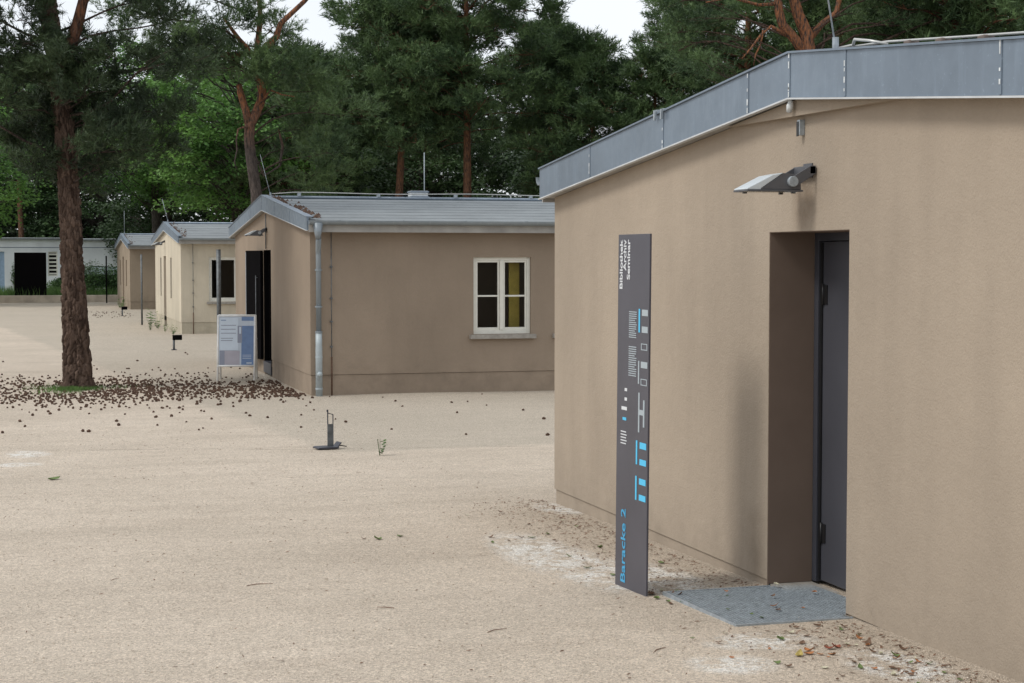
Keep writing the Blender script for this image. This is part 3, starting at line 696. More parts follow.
def marker(x, y, rz, label):
    o = empty('low_path_light', (x, y, gz(y)), rz); tag(o, label, 'ground light', 'low black path lights')
    MB().tube([(0, 0, -.05), (0, 0, .33)], .028, 10).build('stem', 'steel_mid', o, True)
    MB().box(-.03, .19, -.05, .05, .24, .36).build('head', 'black', o, bevel=.008); MB().box(-.06, .06, -.06, .06, -.01, .02).build('foot', 'steel_dark', o); return o
marker(3.60, 40.8, 0, 'low black path light in front of the cream barrack corner'); marker(3.86, 65.4, 0, 'tiny low path light beyond the cream barrack near its weeds')

def floor_stand():
    o = empty('low_sign_stand', (3.29, 18.36, gz(18.36) + .005), rad(10)); tag(o, 'low dark steel stand with hollow upright on the open gravel', 'stand')
    MB().prism([(-.15, .0), (.075, .0), (.095, .016), (.075, .020), (-.135, .020), (-.155, .012)], 'y', -.09, .10).build('base', 'steel_dark', o, bevel=.002)
    MB().prism([(.082, .018), (.098, .014), (.135, .058), (.125, .064)], 'y', -.05, .09).build('side_fin', 'steel_dark', o, bevel=.002)
    u = MB(); w0, w1 = -.015, .055
    u.box(w0, w1, .0, .008, .015, .265); u.build('upright', 'steel_mid', o)
    f = MB(); f.box(w0, w0+.010, .0, .012, .265, .40); f.box(w1-.008, w1, .0, .012, .265, .37)
    f.add([(w0,0,.385),(w1,0,.362),(w1,.012,.362),(w0,.012,.385),(w0,0,.395),(w1,0,.372),(w1,.012,.372),(w0,.012,.395)], [(0,3,2,1),(4,5,6,7),(0,1,5,4),(1,2,6,5),(2,3,7,6),(3,0,4,7)])
    f.build('open_frame', 'steel_dark', o)
    MB().box(w0-.006, w0+.010, -.002, .014, .40, .425).build('pin', 'steel_dark', o)
    MB().tube([(.09, .05, .02), (.17, .05, .015), (.22, .03, .005)], .006, 6).build('cable', 'rubber', o, True)
floor_stand()

# ------------------------------------------------------------------ far left: kerb, lawn, white building, black panel, car
k = MB().box(-70, 45, 85.9, 86.25, -.2, .36).build('kerb', 'kerbstone', bevel=.02); tag(k, 'low concrete kerb at the far end of the yard', kind='structure')
def lawn():
    xs = np.linspace(-70, 45, 60); ys = np.linspace(86.26, 160, 40); X, Y = np.meshgrid(xs, ys)
    Z = .30 + .03*np.sin(X*.9) * np.cos(Y*.7); V = np.stack([X, Y, Z], -1).reshape(-1, 3); n = len(xs)
    i, j = np.meshgrid(np.arange(len(ys)-1), np.arange(n-1), indexing='ij'); a = (i*n+j).ravel()
    t = NT('lawn_soil'); c = t.mix(t.rng(t.noise(1.5, 5), .35, .65), (.06, .09, .03), (.13, .12, .07))
    tag(link('lawn', fast_mesh('lawn', V, np.stack([a, a+1, a+n+1, a+n], 1)), t.done(c, .95, 0, .1)), 'rough lawn behind the kerb', kind='structure')
lawn()
def blades(name, x, y, z, h, w, mat, label, cat):
    N = len(x); a = RNG.uniform(0, 6.28, N); lean = RNG.normal(0, .35, (N, 2)) * h[:, None]
    P0 = np.stack([x - np.cos(a)*w, y - np.sin(a)*w, z], -1); P1 = np.stack([x + np.cos(a)*w, y + np.sin(a)*w, z], -1); P2 = np.stack([x + lean[:, 0], y + lean[:, 1], z + h], -1)
    V = np.stack([P0, P1, P2], 1).reshape(-1, 3); o = link(name, fast_mesh(name, V, np.arange(len(V)).reshape(-1, 3)), mat); tag(o, label, cat, kind='stuff'); return o
N = 9000
gx = RNG.uniform(-12, 5.5, N); gy = 86.4 + RNG.random(N) * 5.5
blades('long_grass', gx, gy, np.full(N, .3), RNG.uniform(.15, .55, N), .018, 'grass', 'long green grass growing behind the far kerb', 'grass')
N = 2600; th = RNG.uniform(0, 6.28, N); rr = np.abs(RNG.normal(0, .5, N)) * (.8 + .35*np.sin(th*3 + 1) + .2*np.sin(th*7)); gx = .88 + rr*np.cos(th)*.85; gy = 29.0 + rr*np.sin(th)*.95
blades('grass_patch', gx, gy, np.zeros(N), RNG.uniform(.02, .075, N), .006, 'grass', 'small patch of grass at the foot of the big pine', 'grass')

def white_building():
    r = empty('white_shed', (0, 100, .3)); tag(r, 'long low white building behind the lawn at far left', 'building')
    t = lambda a: 2.92 if a < 5.2 else 2.92
    w = MB(); wall_panel(w, lambda a, d, z: (a, d, z), -40, 6.0, -.3, lambda a: 2.95 - .012*max(0, a), [(-2.2, -.58, -.1, 2.25), (1.80, 2.33, .85, 2.25)], .3); w.build('wall', 'white_wall', r)
    MB().box(5.7, 6.0, .3, 12, -.3, 2.85).build('wall', 'white_wall', r); MB().box(-40, 5.7, 11.7, 12, -.3, 2.85).build('wall', 'white_wall', r)
    MB().box(-2.2, -.58, .08, .14, -.1, 2.25).build('door', 'blue_door', r)
    MB().prism([(-.15, 2.95), (-.15, 3.0), (6.1, 3.12), (12.3, 3.10), (12.3, 2.95)], 'x', -40.2, 2.6).build('roof', 'white_roof', r)
    MB().prism([(-.2, 2.88), (-.2, 2.96), (6.1, 3.08), (12.3, 3.0), (12.3, 2.86)], 'x', 2.61, 6.2).build('roof', 'roof', r)
    MB().box(-40, 2.6, -.20, -.155, 2.94, 3.03).build('eave_trim', 'roof', r)
    MB().box(-40, 6.0, -.012, -.002, 2.05+.42, 2.09+.42).build('wall_band', 'zinc', r)
    win = MB().box(1.80, 1.86, .06, .14, .85, 2.25).box(2.27, 2.33, .06, .14, .85, 2.25).box(1.86, 2.27, .06, .14, 2.19, 2.25).box(1.86, 2.27, .06, .14, .85, .91).build('window', 'whitewin', r)
    for z in np.linspace(1.0, 2.1, 6): MB().box(1.86, 2.27, .05, .13, z-.05, z+.045).build('louvre_slat', 'whitewin', win)
    MB().box(1.86, 2.27, .16, .18, .91, 2.19).build('pane', 'black', win)
    dk = MB().box(6.2, 6.9, .4, .7, -.3, 2.7).build('grey_lean_to', 'zinc_dark', r)
M['white_roof'] = plain('pale_sheet_roof', (0.30, 0.32, 0.33), .6)
white_building()
p = MB().box(-.76, .76, -.035, .035, 0, 2.16).build('panel_board', 'black', None, bevel=.01)
pe = empty('black_panel', (.72, 86.75, .30)); tag(pe, 'tall plain black panel standing on the lawn before the white building', 'panel'); p.parent = pe
for sx in (-.6, .6): MB().box(sx-.04, sx+.04, .04, .30, 0, .05).build('foot', 'steel_dark', pe); MB().tube([(sx, .28, .04), (sx, .04, 1.3)], .02, 6).build('brace', 'steel_dark', pe)

def car():
    r = empty('parked_car', (4.1, 95.2, .32), rad(180)); tag(r, 'dark parked car half hidden behind the pine trunk and shrubs', 'car')
    # local +x = front; profile
    body = [(-2.05, .28), (-2.1, .62), (-2.0, .88), (-1.2, .93), (.85, .93), (1.85, .80), (2.08, .62), (2.1, .30)]
    lower = MB(); n = len(body)
    for (a, y) in ((0, .82),):
        pass
    secs = [(-.84, .93), (-.78, 1.0), (.78, 1.0), (.84, .93)]
    vs = []
    for (y, s) in secs: vs += [(x * (.985 if s < 1 else 1), y, .28 + (z - .28) * s) for x, z in body]
    fs = [tuple(range(n)), tuple(range(3*n, 4*n))[::-1]] + [(i*n+k, i*n+(k+1) % n, (i+1)*n+(k+1) % n, (i+1)*n+k) for i in range(3) for k in range(n)]
    lower.add(vs, fs); b = lower.build('body', 'car', r, bevel=.04)
    cab = [(-1.75, .92), (-1.35, 1.38), (.05, 1.42), (.95, .92)]; vs = [(x, -.74 if z < 1 else -.60, z) for x, z in cab] + [(x, .74 if z < 1 else .60, z) for x, z in cab]
    MB().add(vs, [(0,1,2,3)[::-1], (4,5,6,7), (1,5,6,2), (0,4,5,1)[::-1], (3,2,6,7)]).build('cabin', 'car', r, bevel=.03)
    MB().add([(.98,-.66,.96),(.98,.66,.96),(.12,.55,1.40),(.12,-.55,1.40)], [(0,1,2,3)]).build('windscreen', 'car_glass', r)
    for s in (-1, 1):
        MB().add([(.72,s*.735,.96),(.08,s*.625,1.37),(-.55,s*.625,1.37),(-.55,s*.735,.96)], [(0,1,2,3)]).build('side_window', 'car_glass', r)
        MB().add([(-.62,s*.735,.96),(-.62,s*.625,1.37),(-1.3,s*.625,1.34),(-1.55,s*.735,.96)], [(0,1,2,3)]).build('side_window', 'car_glass', r)
        MB().box(1.98, 2.09, s*.62-.14, s*.62+.14, .60, .74).build('headlight', 'lamp_light', r)
        for x in (-1.3, 1.3):
            w = MB().tube([(x, s*.68, .31), (x, s*.86, .31)], .31, 20).build('wheel', 'rubber', r); MB().tube([(x, s*.861, .31), (x, s*.87, .31)], .2, 14).build('rim', 'galv', w)
M['car_glass'] = plain('car_window', (0.20, 0.26, 0.25), 0.08, 0, var=.1, spec=.8)
car()

# ------------------------------------------------------------------ foliage generators
def perp(d):
    r = RNG.normal(size=d.shape); r -= d * (r * d).sum(-1, keepdims=True); return r / np.linalg.norm(r, axis=-1, keepdims=True)
def unit(v): return v / np.maximum(np.linalg.norm(v, axis=-1, keepdims=True), 1e-6)
def needles(C, D, n, L, w):
    N = len(C); d = np.repeat(D, n, 0); c = np.repeat(C, n, 0); p = perp(d); a = RNG.uniform(.25, 1.15, (N*n, 1))
    nd = unit(d * np.cos(a) + p * np.sin(a)); ln = L * RNG.uniform(.65, 1.2, (N*n, 1)); b = c + d * RNG.uniform(-.5, .55, (N*n, 1)) * L * 1.7
    s = perp(nd) * w * .5
    V = np.stack([b - s, b + s, b + nd * ln], 1).reshape(-1, 3); return V
def puff_tufts(puffs, dens, flat=.5):
    Cs, Ds = [], []
    for (x, y, z, r) in puffs:
        n = max(6, int(dens * r * r)); u = unit(RNG.normal(size=(n, 3))); q = RNG.random((n, 1)) ** (1/2.0)
        # a few sub-clumps make the outline lobed
        sub = unit(RNG.normal(size=(7, 3))) * RNG.uniform(.45, .9, (7, 1)); k = RNG.integers(0, 7, n)
        off = (sub[k] + u * q * np.array([.40, .40, .62])) * np.array([1, 1, flat]) * r
        Cs.append(np.array([x, y, z]) + off); Ds.append(unit(off / r + np.array([0, 0, .45]) + RNG.normal(0, .35, (n, 3))))
    return np.concatenate(Cs), np.concatenate(Ds)
def limb_path(p0, p1, sag, n=7, wig=.12):
    p0, p1 = np.array(p0, float), np.array(p1, float); L = np.linalg.norm(p1 - p0); out = []
    w1, w2 = RNG.normal(0, wig, 3), RNG.normal(0, wig, 3)
    for i in range(n):
        t = i / (n - 1); p = p0 + (p1 - p0) * t; p[2] += sag * L * math.sin(math.pi * t); p += (w1 * math.sin(math.pi*t) + w2 * math.sin(2*math.pi*t)) * L * .35; out.append(tuple(p))
    return out
def trunk_at(tr, z):
    zs = [p[2] for p in tr]; return [float(np.interp(z, zs, [p[i] for p in tr])) for i in range(4)]
def pine_meshes(tr, puffs, bark_n=12, dens=165, n=18, L=.115, w=.015, lumps=None, extra=(), limb_drop=.28, near=False, flat=.5):
    wood = MB()
    for (x, y, z, r) in puffs:
        t0 = trunk_at(tr, min(max(z, tr[0][2] + .5), tr[-1][2])); d = math.hypot(x - t0[0], y - t0[1])
        za = min(max(tr[0][2] + 1.2, z - limb_drop * d - .15), tr[-1][2] - .15); a = trunk_at(tr, za)
        r0 = min(a[3] * .35, .012 + .007 * d)
        path = limb_path(a[:3], (x, y, z - r*.15), .08)
        wood.tube(path, [r0 * (1 - .72 * i / 6) for i in range(7)], 6, cap=False)
        for k in range(6):
            e = np.array([x, y, z]) + unit(RNG.normal(size=3)) * r * np.array([.85, .85, .4]); j = random.choice((4, 5, 6)) if d > .6 else 6
            wood.tube(limb_path(path[j], tuple(e), .05, 4), [r0*.3, r0*.25, r0*.2, .004], 4, cap=False)
    C, D = puff_tufts(puffs, dens, flat)
    V = needles(C, D, n, L, w); fm = fast_mesh('crown', V, np.arange(len(V)).reshape(-1, 3))
    tm = MB(); m = []
    pts = [Vector(p[:3]) for p in tr]; rs = [p[3] for p in tr]
    # smooth the trunk polyline
    P, R2 = [], []
    for i in range(len(pts)-1):
        for k in range(4): t = k/4; P.append(pts[i].lerp(pts[i+1], t)); R2.append(rs[i]*(1-t)+rs[i+1]*t)
    P.append(pts[-1]); R2.append(rs[-1])
    tm.tube(P, R2, bark_n)
    for (path, rs, nn) in extra: tm.tube(path, rs, nn, cap=True)
    def mk(b, nm):
        me = bpy.data.meshes.new(nm); me.from_pydata(b.v, [], b.f); me.update(); me.polygons.foreach_set('use_smooth', [True]*len(me.polygons)); return me
    return mk(tm, 'trunk'), mk(wood, 'branches'), fm
def place_tree(name, loc, meshes, mats, label, group, rz=0, s=1.0, names=('trunk', 'branches', 'crown')):
    r = empty(name, loc, rz); r.scale = (s, s, s); tag(r, label, 'tree', group)
    for me, nm, mt in zip(meshes, names, mats): link(nm, me, mt, r)
    return r

# big pine on the yard
def bark_trunk(tr, seg=120, rows=1000):
    """trunk with bark plates as relief"""
    z = np.linspace(tr[0][2], tr[-1][2], rows); th = np.linspace(0, 2*math.pi, seg, endpoint=False)
    zs = [p[2] for p in tr]; cx, cy, rr = [np.interp(z, zs, [p[i] for p in tr]) for i in (0, 1, 3)]
    sd = np.stack([RNG.uniform(0, 2*math.pi, 2900), RNG.uniform(z[0], z[-1], 2900)], 1)
    T, Z = np.meshgrid(th, z); Rr = np.repeat(rr[:, None], seg, 1)
    d1 = np.full(T.shape, 9.0); d2 = np.full(T.shape, 9.0); idx = np.zeros(T.shape, int)
    Tw = T + .25*np.sin(Z*5 + T*3) * .4
    for i, (a, b) in enumerate(sd):
        near = np.abs(z - b) < .32
        dt = np.abs((Tw[near] - a + math.pi) % (2*math.pi) - math.pi) * Rr[near]
        d = np.hypot(dt * 3.4, Z[near] - b); D1, D2, I = d1[near], d2[near], idx[near]
        m = d < D1; D2 = np.where(m, D1, np.minimum(D2, d)); I = np.where(m, i, I); D1 = np.where(m, d, D1)
        d1[near], d2[near], idx[near] = D1, D2, I
    ridge = np.clip((d2 - d1) / .045, 0, 1); lift = RNG.uniform(.2, 1, 2901)[idx]
    h = (ridge ** .5) * (.022 + .036 * lift) - .036
    R = Rr + h + RNG.normal(0, .0022, T.shape)
    V = np.stack([cx[:, None] + R*np.cos(T), cy[:, None] + R*np.sin(T), Z], -1).reshape(-1, 3)
    i, j = np.meshgrid(np.arange(rows-1), np.arange(seg), indexing='ij'); i, j = i.ravel(), j.ravel(); j2 = (j+1) % seg
    me = fast_mesh('trunk', V, np.stack([i*seg+j, i*seg+j2, (i+1)*seg+j2, (i+1)*seg+j], 1))
    at = me.attributes.new('plate_tone', 'FLOAT', 'POINT'); at.data.foreach_set('value', RNG.uniform(0, 1, 2901)[idx].astype(np.float32).ravel())
    return me
def big_pine():
    k = .0172; base = (.985, 29.34)
    P = lambda px, py, d, r: ((px - 78) * k, d, 2.19 + (258 - py) * k, r)
    tr = [(.01, 0, -.12, .40), (.01, 0, .03, .29), (.01, 0, .14, .245), (-.01, 0, .6, .222), (-.04, 0, 1.4, .200), (-.07, 0, 2.3, .180), (-.10, 0, 3.2, .170), (-.16, .02, 4.4, .155), (-.30, .05, 5.6, .145), (-.46, .1, 6.8, .155), (-.5, .2, 8.5, .125), (-.42, .2, 10.5, .08), (-.4, .2, 12.2, .03)]
    pts = [(25,30),(55,50),(20,75),(48,82),(98,72),(122,92),(148,72),(70,64),(78,84),(62,72),(60,100),(52,120),(165,25),(190,48),(70,112),(105,112),(140,122),(168,112),(28,128),(92,140),(124,152),(152,146),(62,150),(36,160),(100,168),(82,176),(66,130),(8,104),(160,2),(40,-15),(10,-10),(140,-35),(86,98),(115,132),(-30,60),(-40,120),(-60,10),(180,72),(45,18),(30,52),(88,52),(112,60),(132,105),(80,120)]
    puffs = []
    for (px, py) in pts: puffs.append(P(px, py, .8 if abs(px - 68) < 15 and py > 90 else random.uniform(-1.5, .5) if px > 40 else random.uniform(-.8, 1.4), random.uniform(.48, .70)))
    for a in range(34):
        zz = random.uniform(7.2, 12); t = random.uniform(0, 6.28); rr = random.uniform(.6, 3.2) * (1.15 - (zz - 7)/9); puffs.append((-.4 + rr*math.cos(t), .2 + rr*math.sin(t), zz, random.uniform(.55, .8)))
    fork = ([(-.30, .02, 5.1), (-.12, -.1, 5.55), (.05, -.15, 6.0), (.16, -.2, 6.45), (.5, -.3, 7.0)], [.13, .115, .10, .085, .05], 10)
    _, wood, fol = pine_meshes(tr, puffs, dens=330, n=22, L=.12, w=.015, near=True, flat=.55)
    r = empty('pine_tree', (base[0], base[1], 0)); tag(r, 'big pine with plated dark trunk standing in the gravel yard', 'tree', 'pines')
    link('trunk', bark_trunk(tr), 'bark_near', r, True); MB().tube(*fork).build('limb', 'bark_limb', r, True); link('branches', wood, 'twig_wood', r); link('crown', fol, 'needle_near', r)
big_pine()

def forked_pine():
    k = .02605; P = lambda px, py, d=0.0: ((px - 256.7) * k, d, 2.19 + (258 - py) * k)
    tr = [(0.1, 0, -.1, .22), (0.05, 0, 1.5, .19), P(257, 195) + (.150,), P(252, 160) + (.14,), P(250, 140) + (.135,), P(251, 126) + (.135,), P(257, 114) + (.12,), P(262, 103) + (.115,), P(263.5, 92) + (.11,), P(261, 80) + (.11,), P(258.5, 70) + (.105,), P(257.6, 58) + (.105,), P(259, 50) + (.09,), P(262, 20) + (.06,), P(258, -40) + (.03,)]
    ex = [([P(251, 130), P(247, 112), P(242, 95), P(240.5, 86)], [.12, .10, .085, .07], 8),
          ([P(257.6, 59), P(268, 48), P(278, 38), P(282, 25), P(306, 2), P(330, -25)], [.10, .095, .085, .07, .06, .03], 8),
          ([P(257.6, 59), P(250, 54), P(246, 48), P(241, 42), P(225, 20)], [.09, .085, .08, .06, .03], 8),
          ([P(252, 55), P(232, 58), P(218, 56), P(195, 50)], [.075, .075, .07, .04], 8),
          ([P(250, 129, -.1), P(243, 129, -.2), P(238, 131, -.25), P(236, 142, -.3), P(236.5, 152, -.3), P(234, 163, -.3), P(236, 171, -.3)], [.028, .026, .024, .022, .02, .018, .010], 6),
          ([P(256, 112), P(270, 92, -.3), P(280, 97, -.5), P(292, 99, -.6)], [.03, .03, .022, .01], 6),
          ([P(252, 140, .5), P(268, 175, .6), P(284, 165, .6), P(287, 145, .6), P(283, 128, .6)], [.02, .035, .04, .04, .02], 6)]
    pts = [(238,72),(262,69),(285,73),(303,66),(205,62),(178,48),(152,40),(190,22),(215,6),(238,26),(262,8),(292,22),(300,98),(322,86),(312,122),(338,112),(300,142),(320,150),(290,50),(205,35),(225,50),(130,15),(160,-10),(240,-25),(285,-40),(200,-45),(312,172),(330,178)]
    puffs = [P(px, py, random.uniform(-1.2, 1.2) if abs(px-256) > 45 or py < 60 else (-.7 if py < 80 else 1.5)) + (random.uniform(.65, 1.0),) for px, py in pts]
    tm, wm, fm = pine_meshes(tr, puffs, dens=230, n=20, L=.13, w=.017, extra=ex, flat=.55)
    place_tree('pine_tree', (6.03, 44.09, 0), (tm, wm, fm), ('bark_mid', 'twig_wood', 'needle'), 'forked pine with orange limbs rising behind the middle barrack gable', 'pines')
forked_pine()

# procedural pines, three shapes shared between the wood behind
def make_pine(H, z0, spread, npuff, seed, bend=.5, w=.034, dens=92, r0=.2):
    global RNG
    random.seed(seed); RNG = np.random.default_rng(seed)
    b1, b2 = random.uniform(-bend, bend), random.uniform(-bend, bend)
    tr = []
    for i in range(9):
        t = i/8; tr.append((b1*math.sin(t*2.6), b2*math.sin(t*2.2), -.15 + (H)*t, r0*(1 - .82*t**1.2)))
    puffs = []; a = random.uniform(0, 6.28)
    for i in range(npuff):
        t = (i + random.random()) / npuff; z = z0 + (H - z0) * t ** .92; a += 2.4 + random.uniform(-.5, .5)
        prof = math.sin(math.pi * min(1, (.18 + .84 * t))) ** .7; c = trunk_at(tr, z)
        rr = spread * prof * math.sqrt(random.uniform(.05, 1.0)); puffs.append((c[0] + rr*math.cos(a), c[1] + rr*math.sin(a), z + random.uniform(-.3, .3), random.uniform(.75, 1.35)))
    puffs.append((tr[-1][0], tr[-1][1], H, .6))
    return pine_meshes(tr, puffs, 10, dens=dens, n=13, L=.20, w=w, limb_drop=.22, flat=.36)
PA = make_pine(16.5, 7.3, 3.7, 105, 21); PB = make_pine(13.6, 6.6, 3.0, 95, 22, .5); PC = make_pine(10.8, 3.4, 3.0, 88, 23, .6)
random.seed(5); RNG = np.random.default_rng(5)
PM = ('bark_far', 'twig_orange', 'needle')
G = 'pines'
for (mesh, x, y, rz, s, lab) in [
    (PB, 13.96, 64.7, .4, 1.0, 'pine with low-forked orange trunk left of the thin roof mast'),
    (PA, 16.95, 63.8, 1.7, 1.0, 'tall pine with straight orange trunk right of the thin roof mast'),
    (PC, 18.3, 73.5, 2.5, 1.1, 'slim pine set back between the two orange trunks'),
    (PC, 10.7, 66.5, 4.0, .93, 'pine whose top ends below the sky gap behind the middle barrack'),
    (PC, 20.9, 62.5, 5.2, .97, 'pine with airy branches against the sky above the near roof end'),
    (PC, 23.6, 60.0, .9, .91, 'lower pine filling below the right-hand sky gap'),
    (PA, 24.6, 55.5, 3.3, 1.0, 'tall pine right of the sky gap behind the near roof'),
    (PB, 26.2, 50.5, 2.0, 1.0, 'pine standing left of the curved orange branches'),
    (PB, 24.8, 41.0, 4.6, 1.02, 'pine above the right half of the near roof'),
    (PA, 30.5, 45.0, 5.5, .95, 'tall pine at the right behind the near roof'),
    (PB, 31.5, 38.0, .2, 1.0, 'pine at the far right edge of the picture'),
    (PB, .6, 112.5, 2.7, 1.1, 'pine behind the white building, left of the big trunk'),
    (PA, 21.0, 92.0, 2.2, 1.05, 'tall pine in the back row behind the farthest barrack'),
    (PB, 27.5, 88.0, 1.2, 1.1, 'back-row pine behind the middle of the wood'),
    (PC, 16.0, 90.0, .5, 1.15, 'back-row pine far behind the cream barrack roof'),
    (PA, 38.0, 66.0, 4.1, 1.0, 'back-row pine behind the curved orange branches'),
    (PB, 44.0, 60.0, 3.0, 1.1, 'back-row pine behind the right roof end'),
    (PA, 33.0, 78.0, .8, 1.0, 'back-row pine in the deep of the wood at centre right')]:
    place_tree('pine_tree', (x, y, 0), mesh, PM, lab, G, rz, s)

def curved_pine():
    k = .0266; P = lambda px, py, d=0.0: ((px - 790) * k, d, 2.19 + (258 - py) * k)
    tr = [(.6, 0, -.1, .24), (.5, 0, 3.5, .22), P(808, 60) + (.20,), P(806, 40) + (.17,), P(797, 22) + (.15,), P(790, 0) + (.13,), P(785, -60) + (.09,), P(790, -120) + (.03,)]
    ex = [([P(806, 62), P(796, 48), P(788, 40), P(780, 32), P(776, 18), P(775, 5), P(770, -12)], [.13, .13, .125, .12, .11, .10, .07], 10),
          ([P(786, 42), P(768, 34), P(758, 42), P(748, 55), P(738, 66)], [.06, .045, .035, .03, .015], 6),
          ([P(760, 38), P(757, 52), P(752, 62), P(750, 72)], [.03, .025, .02, .01], 6),
          ([P(806, 48), P(822, 30), P(838, 18), P(842, 0), P(850, -15)], [.10, .085, .08, .07, .05], 8),
          ([P(776, 12), P(755, 14), P(725, 8), P(700, 14)], [.05, .04, .03, .015], 6)]
    pts = [(720,18),(700,30),(735,-5),(760,-12),(690,5),(830,-20),(870,10),(860,-15),(900,22),(920,0),(740,42),(716,48),(690,52),(700,75),(725,78),(880,32),(950,12),(970,25),(1000,15),(905,38),(800,-40),(750,-50)]
    puffs = [P(px, py, random.uniform(-.4, 2.2)) + (random.uniform(.5, .78),) for px, py in pts]
    tm, wm, fm = pine_meshes(tr, puffs, dens=190, n=18, L=.13, w=.016, extra=ex)
    place_tree('pine_tree', (19.34, 40.2, 0), (tm, wm, fm), ('bark_mid', 'twig_wood', 'needle'), 'pine with curved bare orange branches above the near roof peak', 'pines')
curved_pine()

def make_broadleaf(H, z0, R, npad, seed, leaves=150, size=.17):
    global RNG
    random.seed(seed); RNG = np.random.default_rng(seed)
    tr = [(0, 0, -.15, .34), (.05, 0, 1.5, .28), (.1, .1, z0, .24), (.1, -.1, H*.55, .16), (0, 0, H*.8, .08), (0, 0, H*.95, .03)]
    wood = MB(); Vs = []
    for i in range(npad):
        u = unit(RNG.normal(size=3)); q = random.uniform(.55, 1.0) ** .6
        zc = (z0 + H) / 2; c = np.array([u[0]*R*q, u[1]*R*q, zc + u[2]*(H - z0)/2*q]); r = random.uniform(.75, 1.35)
        a = trunk_at(tr, max(z0*.8, min(H*.85, c[2] - .5*math.hypot(c[0], c[1]))))
        wood.tube(limb_path(a[:3], tuple(c), .06), [.038*(1-.8*j/6)+.005 for j in range(7)], 5, cap=False)
        n = int(leaves * r * r); o = unit(RNG.normal(size=(n, 3))) * RNG.random((n, 1)) ** .5 * np.array([1, 1, .38]) * r
        pc = c + o; pc[:, 2] -= .18 * (o[:, 0]**2 + o[:, 1]**2) / r
        nrm = unit(np.array([0, 0, 1.0]) + RNG.normal(0, .42, (n, 3)) + .35 * o / r); d = perp(nrm); d[:, 2] -= .25; d = unit(d); s = np.cross(nrm, d)
        ln = size * RNG.uniform(.7, 1.25, (n, 1)); wd = ln * .34
        tip = pc + d*ln; mid = pc + d*ln*.45
        Vs.append(np.stack([pc, mid - s*wd - nrm*.01, tip, mid + s*wd - nrm*.01], 1).reshape(-1, 3))
    V = np.concatenate(Vs); b = np.arange(0, len(V), 4); F = np.concatenate([np.stack([b, b+1, b+2], 1), np.stack([b, b+2, b+3], 1)])
    tm = MB(); tm.tube([p[:3] for p in tr], [p[3] for p in tr], 10)
    def mk(bb, nm):
        me = bpy.data.meshes.new(nm); me.from_pydata(bb.v, [], bb.f); me.update(); return me
    return mk(tm, 'trunk'), mk(wood, 'branches'), fast_mesh('crown', V, F)
DA = make_broadleaf(14.5, 5.0, 5.8, 190, 31, 190); DB = make_broadleaf(11.6, 4.2, 4.8, 165, 32, 190, .18); DL = make_broadleaf(10.5, 2.5, 4.6, 150, 34, 130, .17); DC = make_broadleaf(7.0, .6, 3.6, 110, 33, 130, .19)
random.seed(9); RNG = np.random.default_rng(9)
DM = ('bark_dec', 'bark_dec', 'leaf'); DD = ('bark_dec', 'bark_dec', 'leaf_dark'); DX = ('bark_dec', 'bark_dec', 'leaf_shaded')
for (mesh, x, y, rz, s, mats, lab) in [
    (DL, -3.9, 83.0, .3, 1.05, DM, 'leafy broadleaf tree overhanging the white building at left'),
    (DA, 7.6, 96.0, 1.1, .98, DM, 'large bright green broadleaf tree behind the farthest barrack'),
    (DB, 8.6, 67.5, 2.3, .92, DM, 'bright green broadleaf tree between the cream and farthest barracks'),
    (DA, 2.0, 121.0, 4.0, 1.0, DD, 'dark broadleaf tree beyond the white building roof'),
    (DA, -9.0, 118.0, 2.0, 1.05, DD, 'dark broadleaf tree behind the far left of the white building'),
    (DA, 14.5, 108.0, .6, 1.0, DD, 'dark broadleaf tree deep behind the forked pine'),
    (DB, 13.0, 88.5, 3.0, 1.0, DD, 'rounded broadleaf tree behind the cream barrack roof'),
    (DC, 4.0, 116.5, 2.0, 1.15, DD, 'low bushy tree behind the white building end'),
    (DC, -4.0, 116.5, 5.0, 1.2, DD, 'low bushy tree behind the white building middle'),
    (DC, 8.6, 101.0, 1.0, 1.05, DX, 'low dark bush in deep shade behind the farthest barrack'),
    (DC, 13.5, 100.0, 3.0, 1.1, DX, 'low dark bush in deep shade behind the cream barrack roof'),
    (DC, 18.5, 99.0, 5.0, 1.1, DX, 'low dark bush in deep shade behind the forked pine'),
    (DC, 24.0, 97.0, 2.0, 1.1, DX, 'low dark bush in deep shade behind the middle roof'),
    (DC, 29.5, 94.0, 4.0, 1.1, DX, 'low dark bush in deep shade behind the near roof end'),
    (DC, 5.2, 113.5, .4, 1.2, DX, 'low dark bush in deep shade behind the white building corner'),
    (DC, 16.5, 70.0, 2.2, .95, DM, 'light green bushy tree seen between the pine trunks'),
    (DC, 13.2, 70.5, 4.2, 1.0, DD, 'low dark bushy tree left of the pine trunks'),
    (DC, 21.5, 71.0, .2, 1.0, DD, 'low dark bushy tree right of the pine trunks'),
    (DC, 26.5, 70.0, 1.2, 1.1, DD, 'low dark bushy tree beyond the near roof end'),
    (DB, 32.5, 60.0, 1.9, 1.05, DD, 'broadleaf tree in the wood behind the near roof slope'),
    (DB, 36.0, 50.0, 4.4, 1.0, DM, 'bright broadleaf tree above the right edge of the near roof'),
    (DB, 40.0, 43.0, 2.9, 1.0, DM, 'broadleaf tree just outside the right picture edge')]:
    place_tree('broadleaf_tree', (x, y, 0 if y < 86 else .25), mesh, mats, lab, 'broadleaf trees behind the barracks', rz, s)

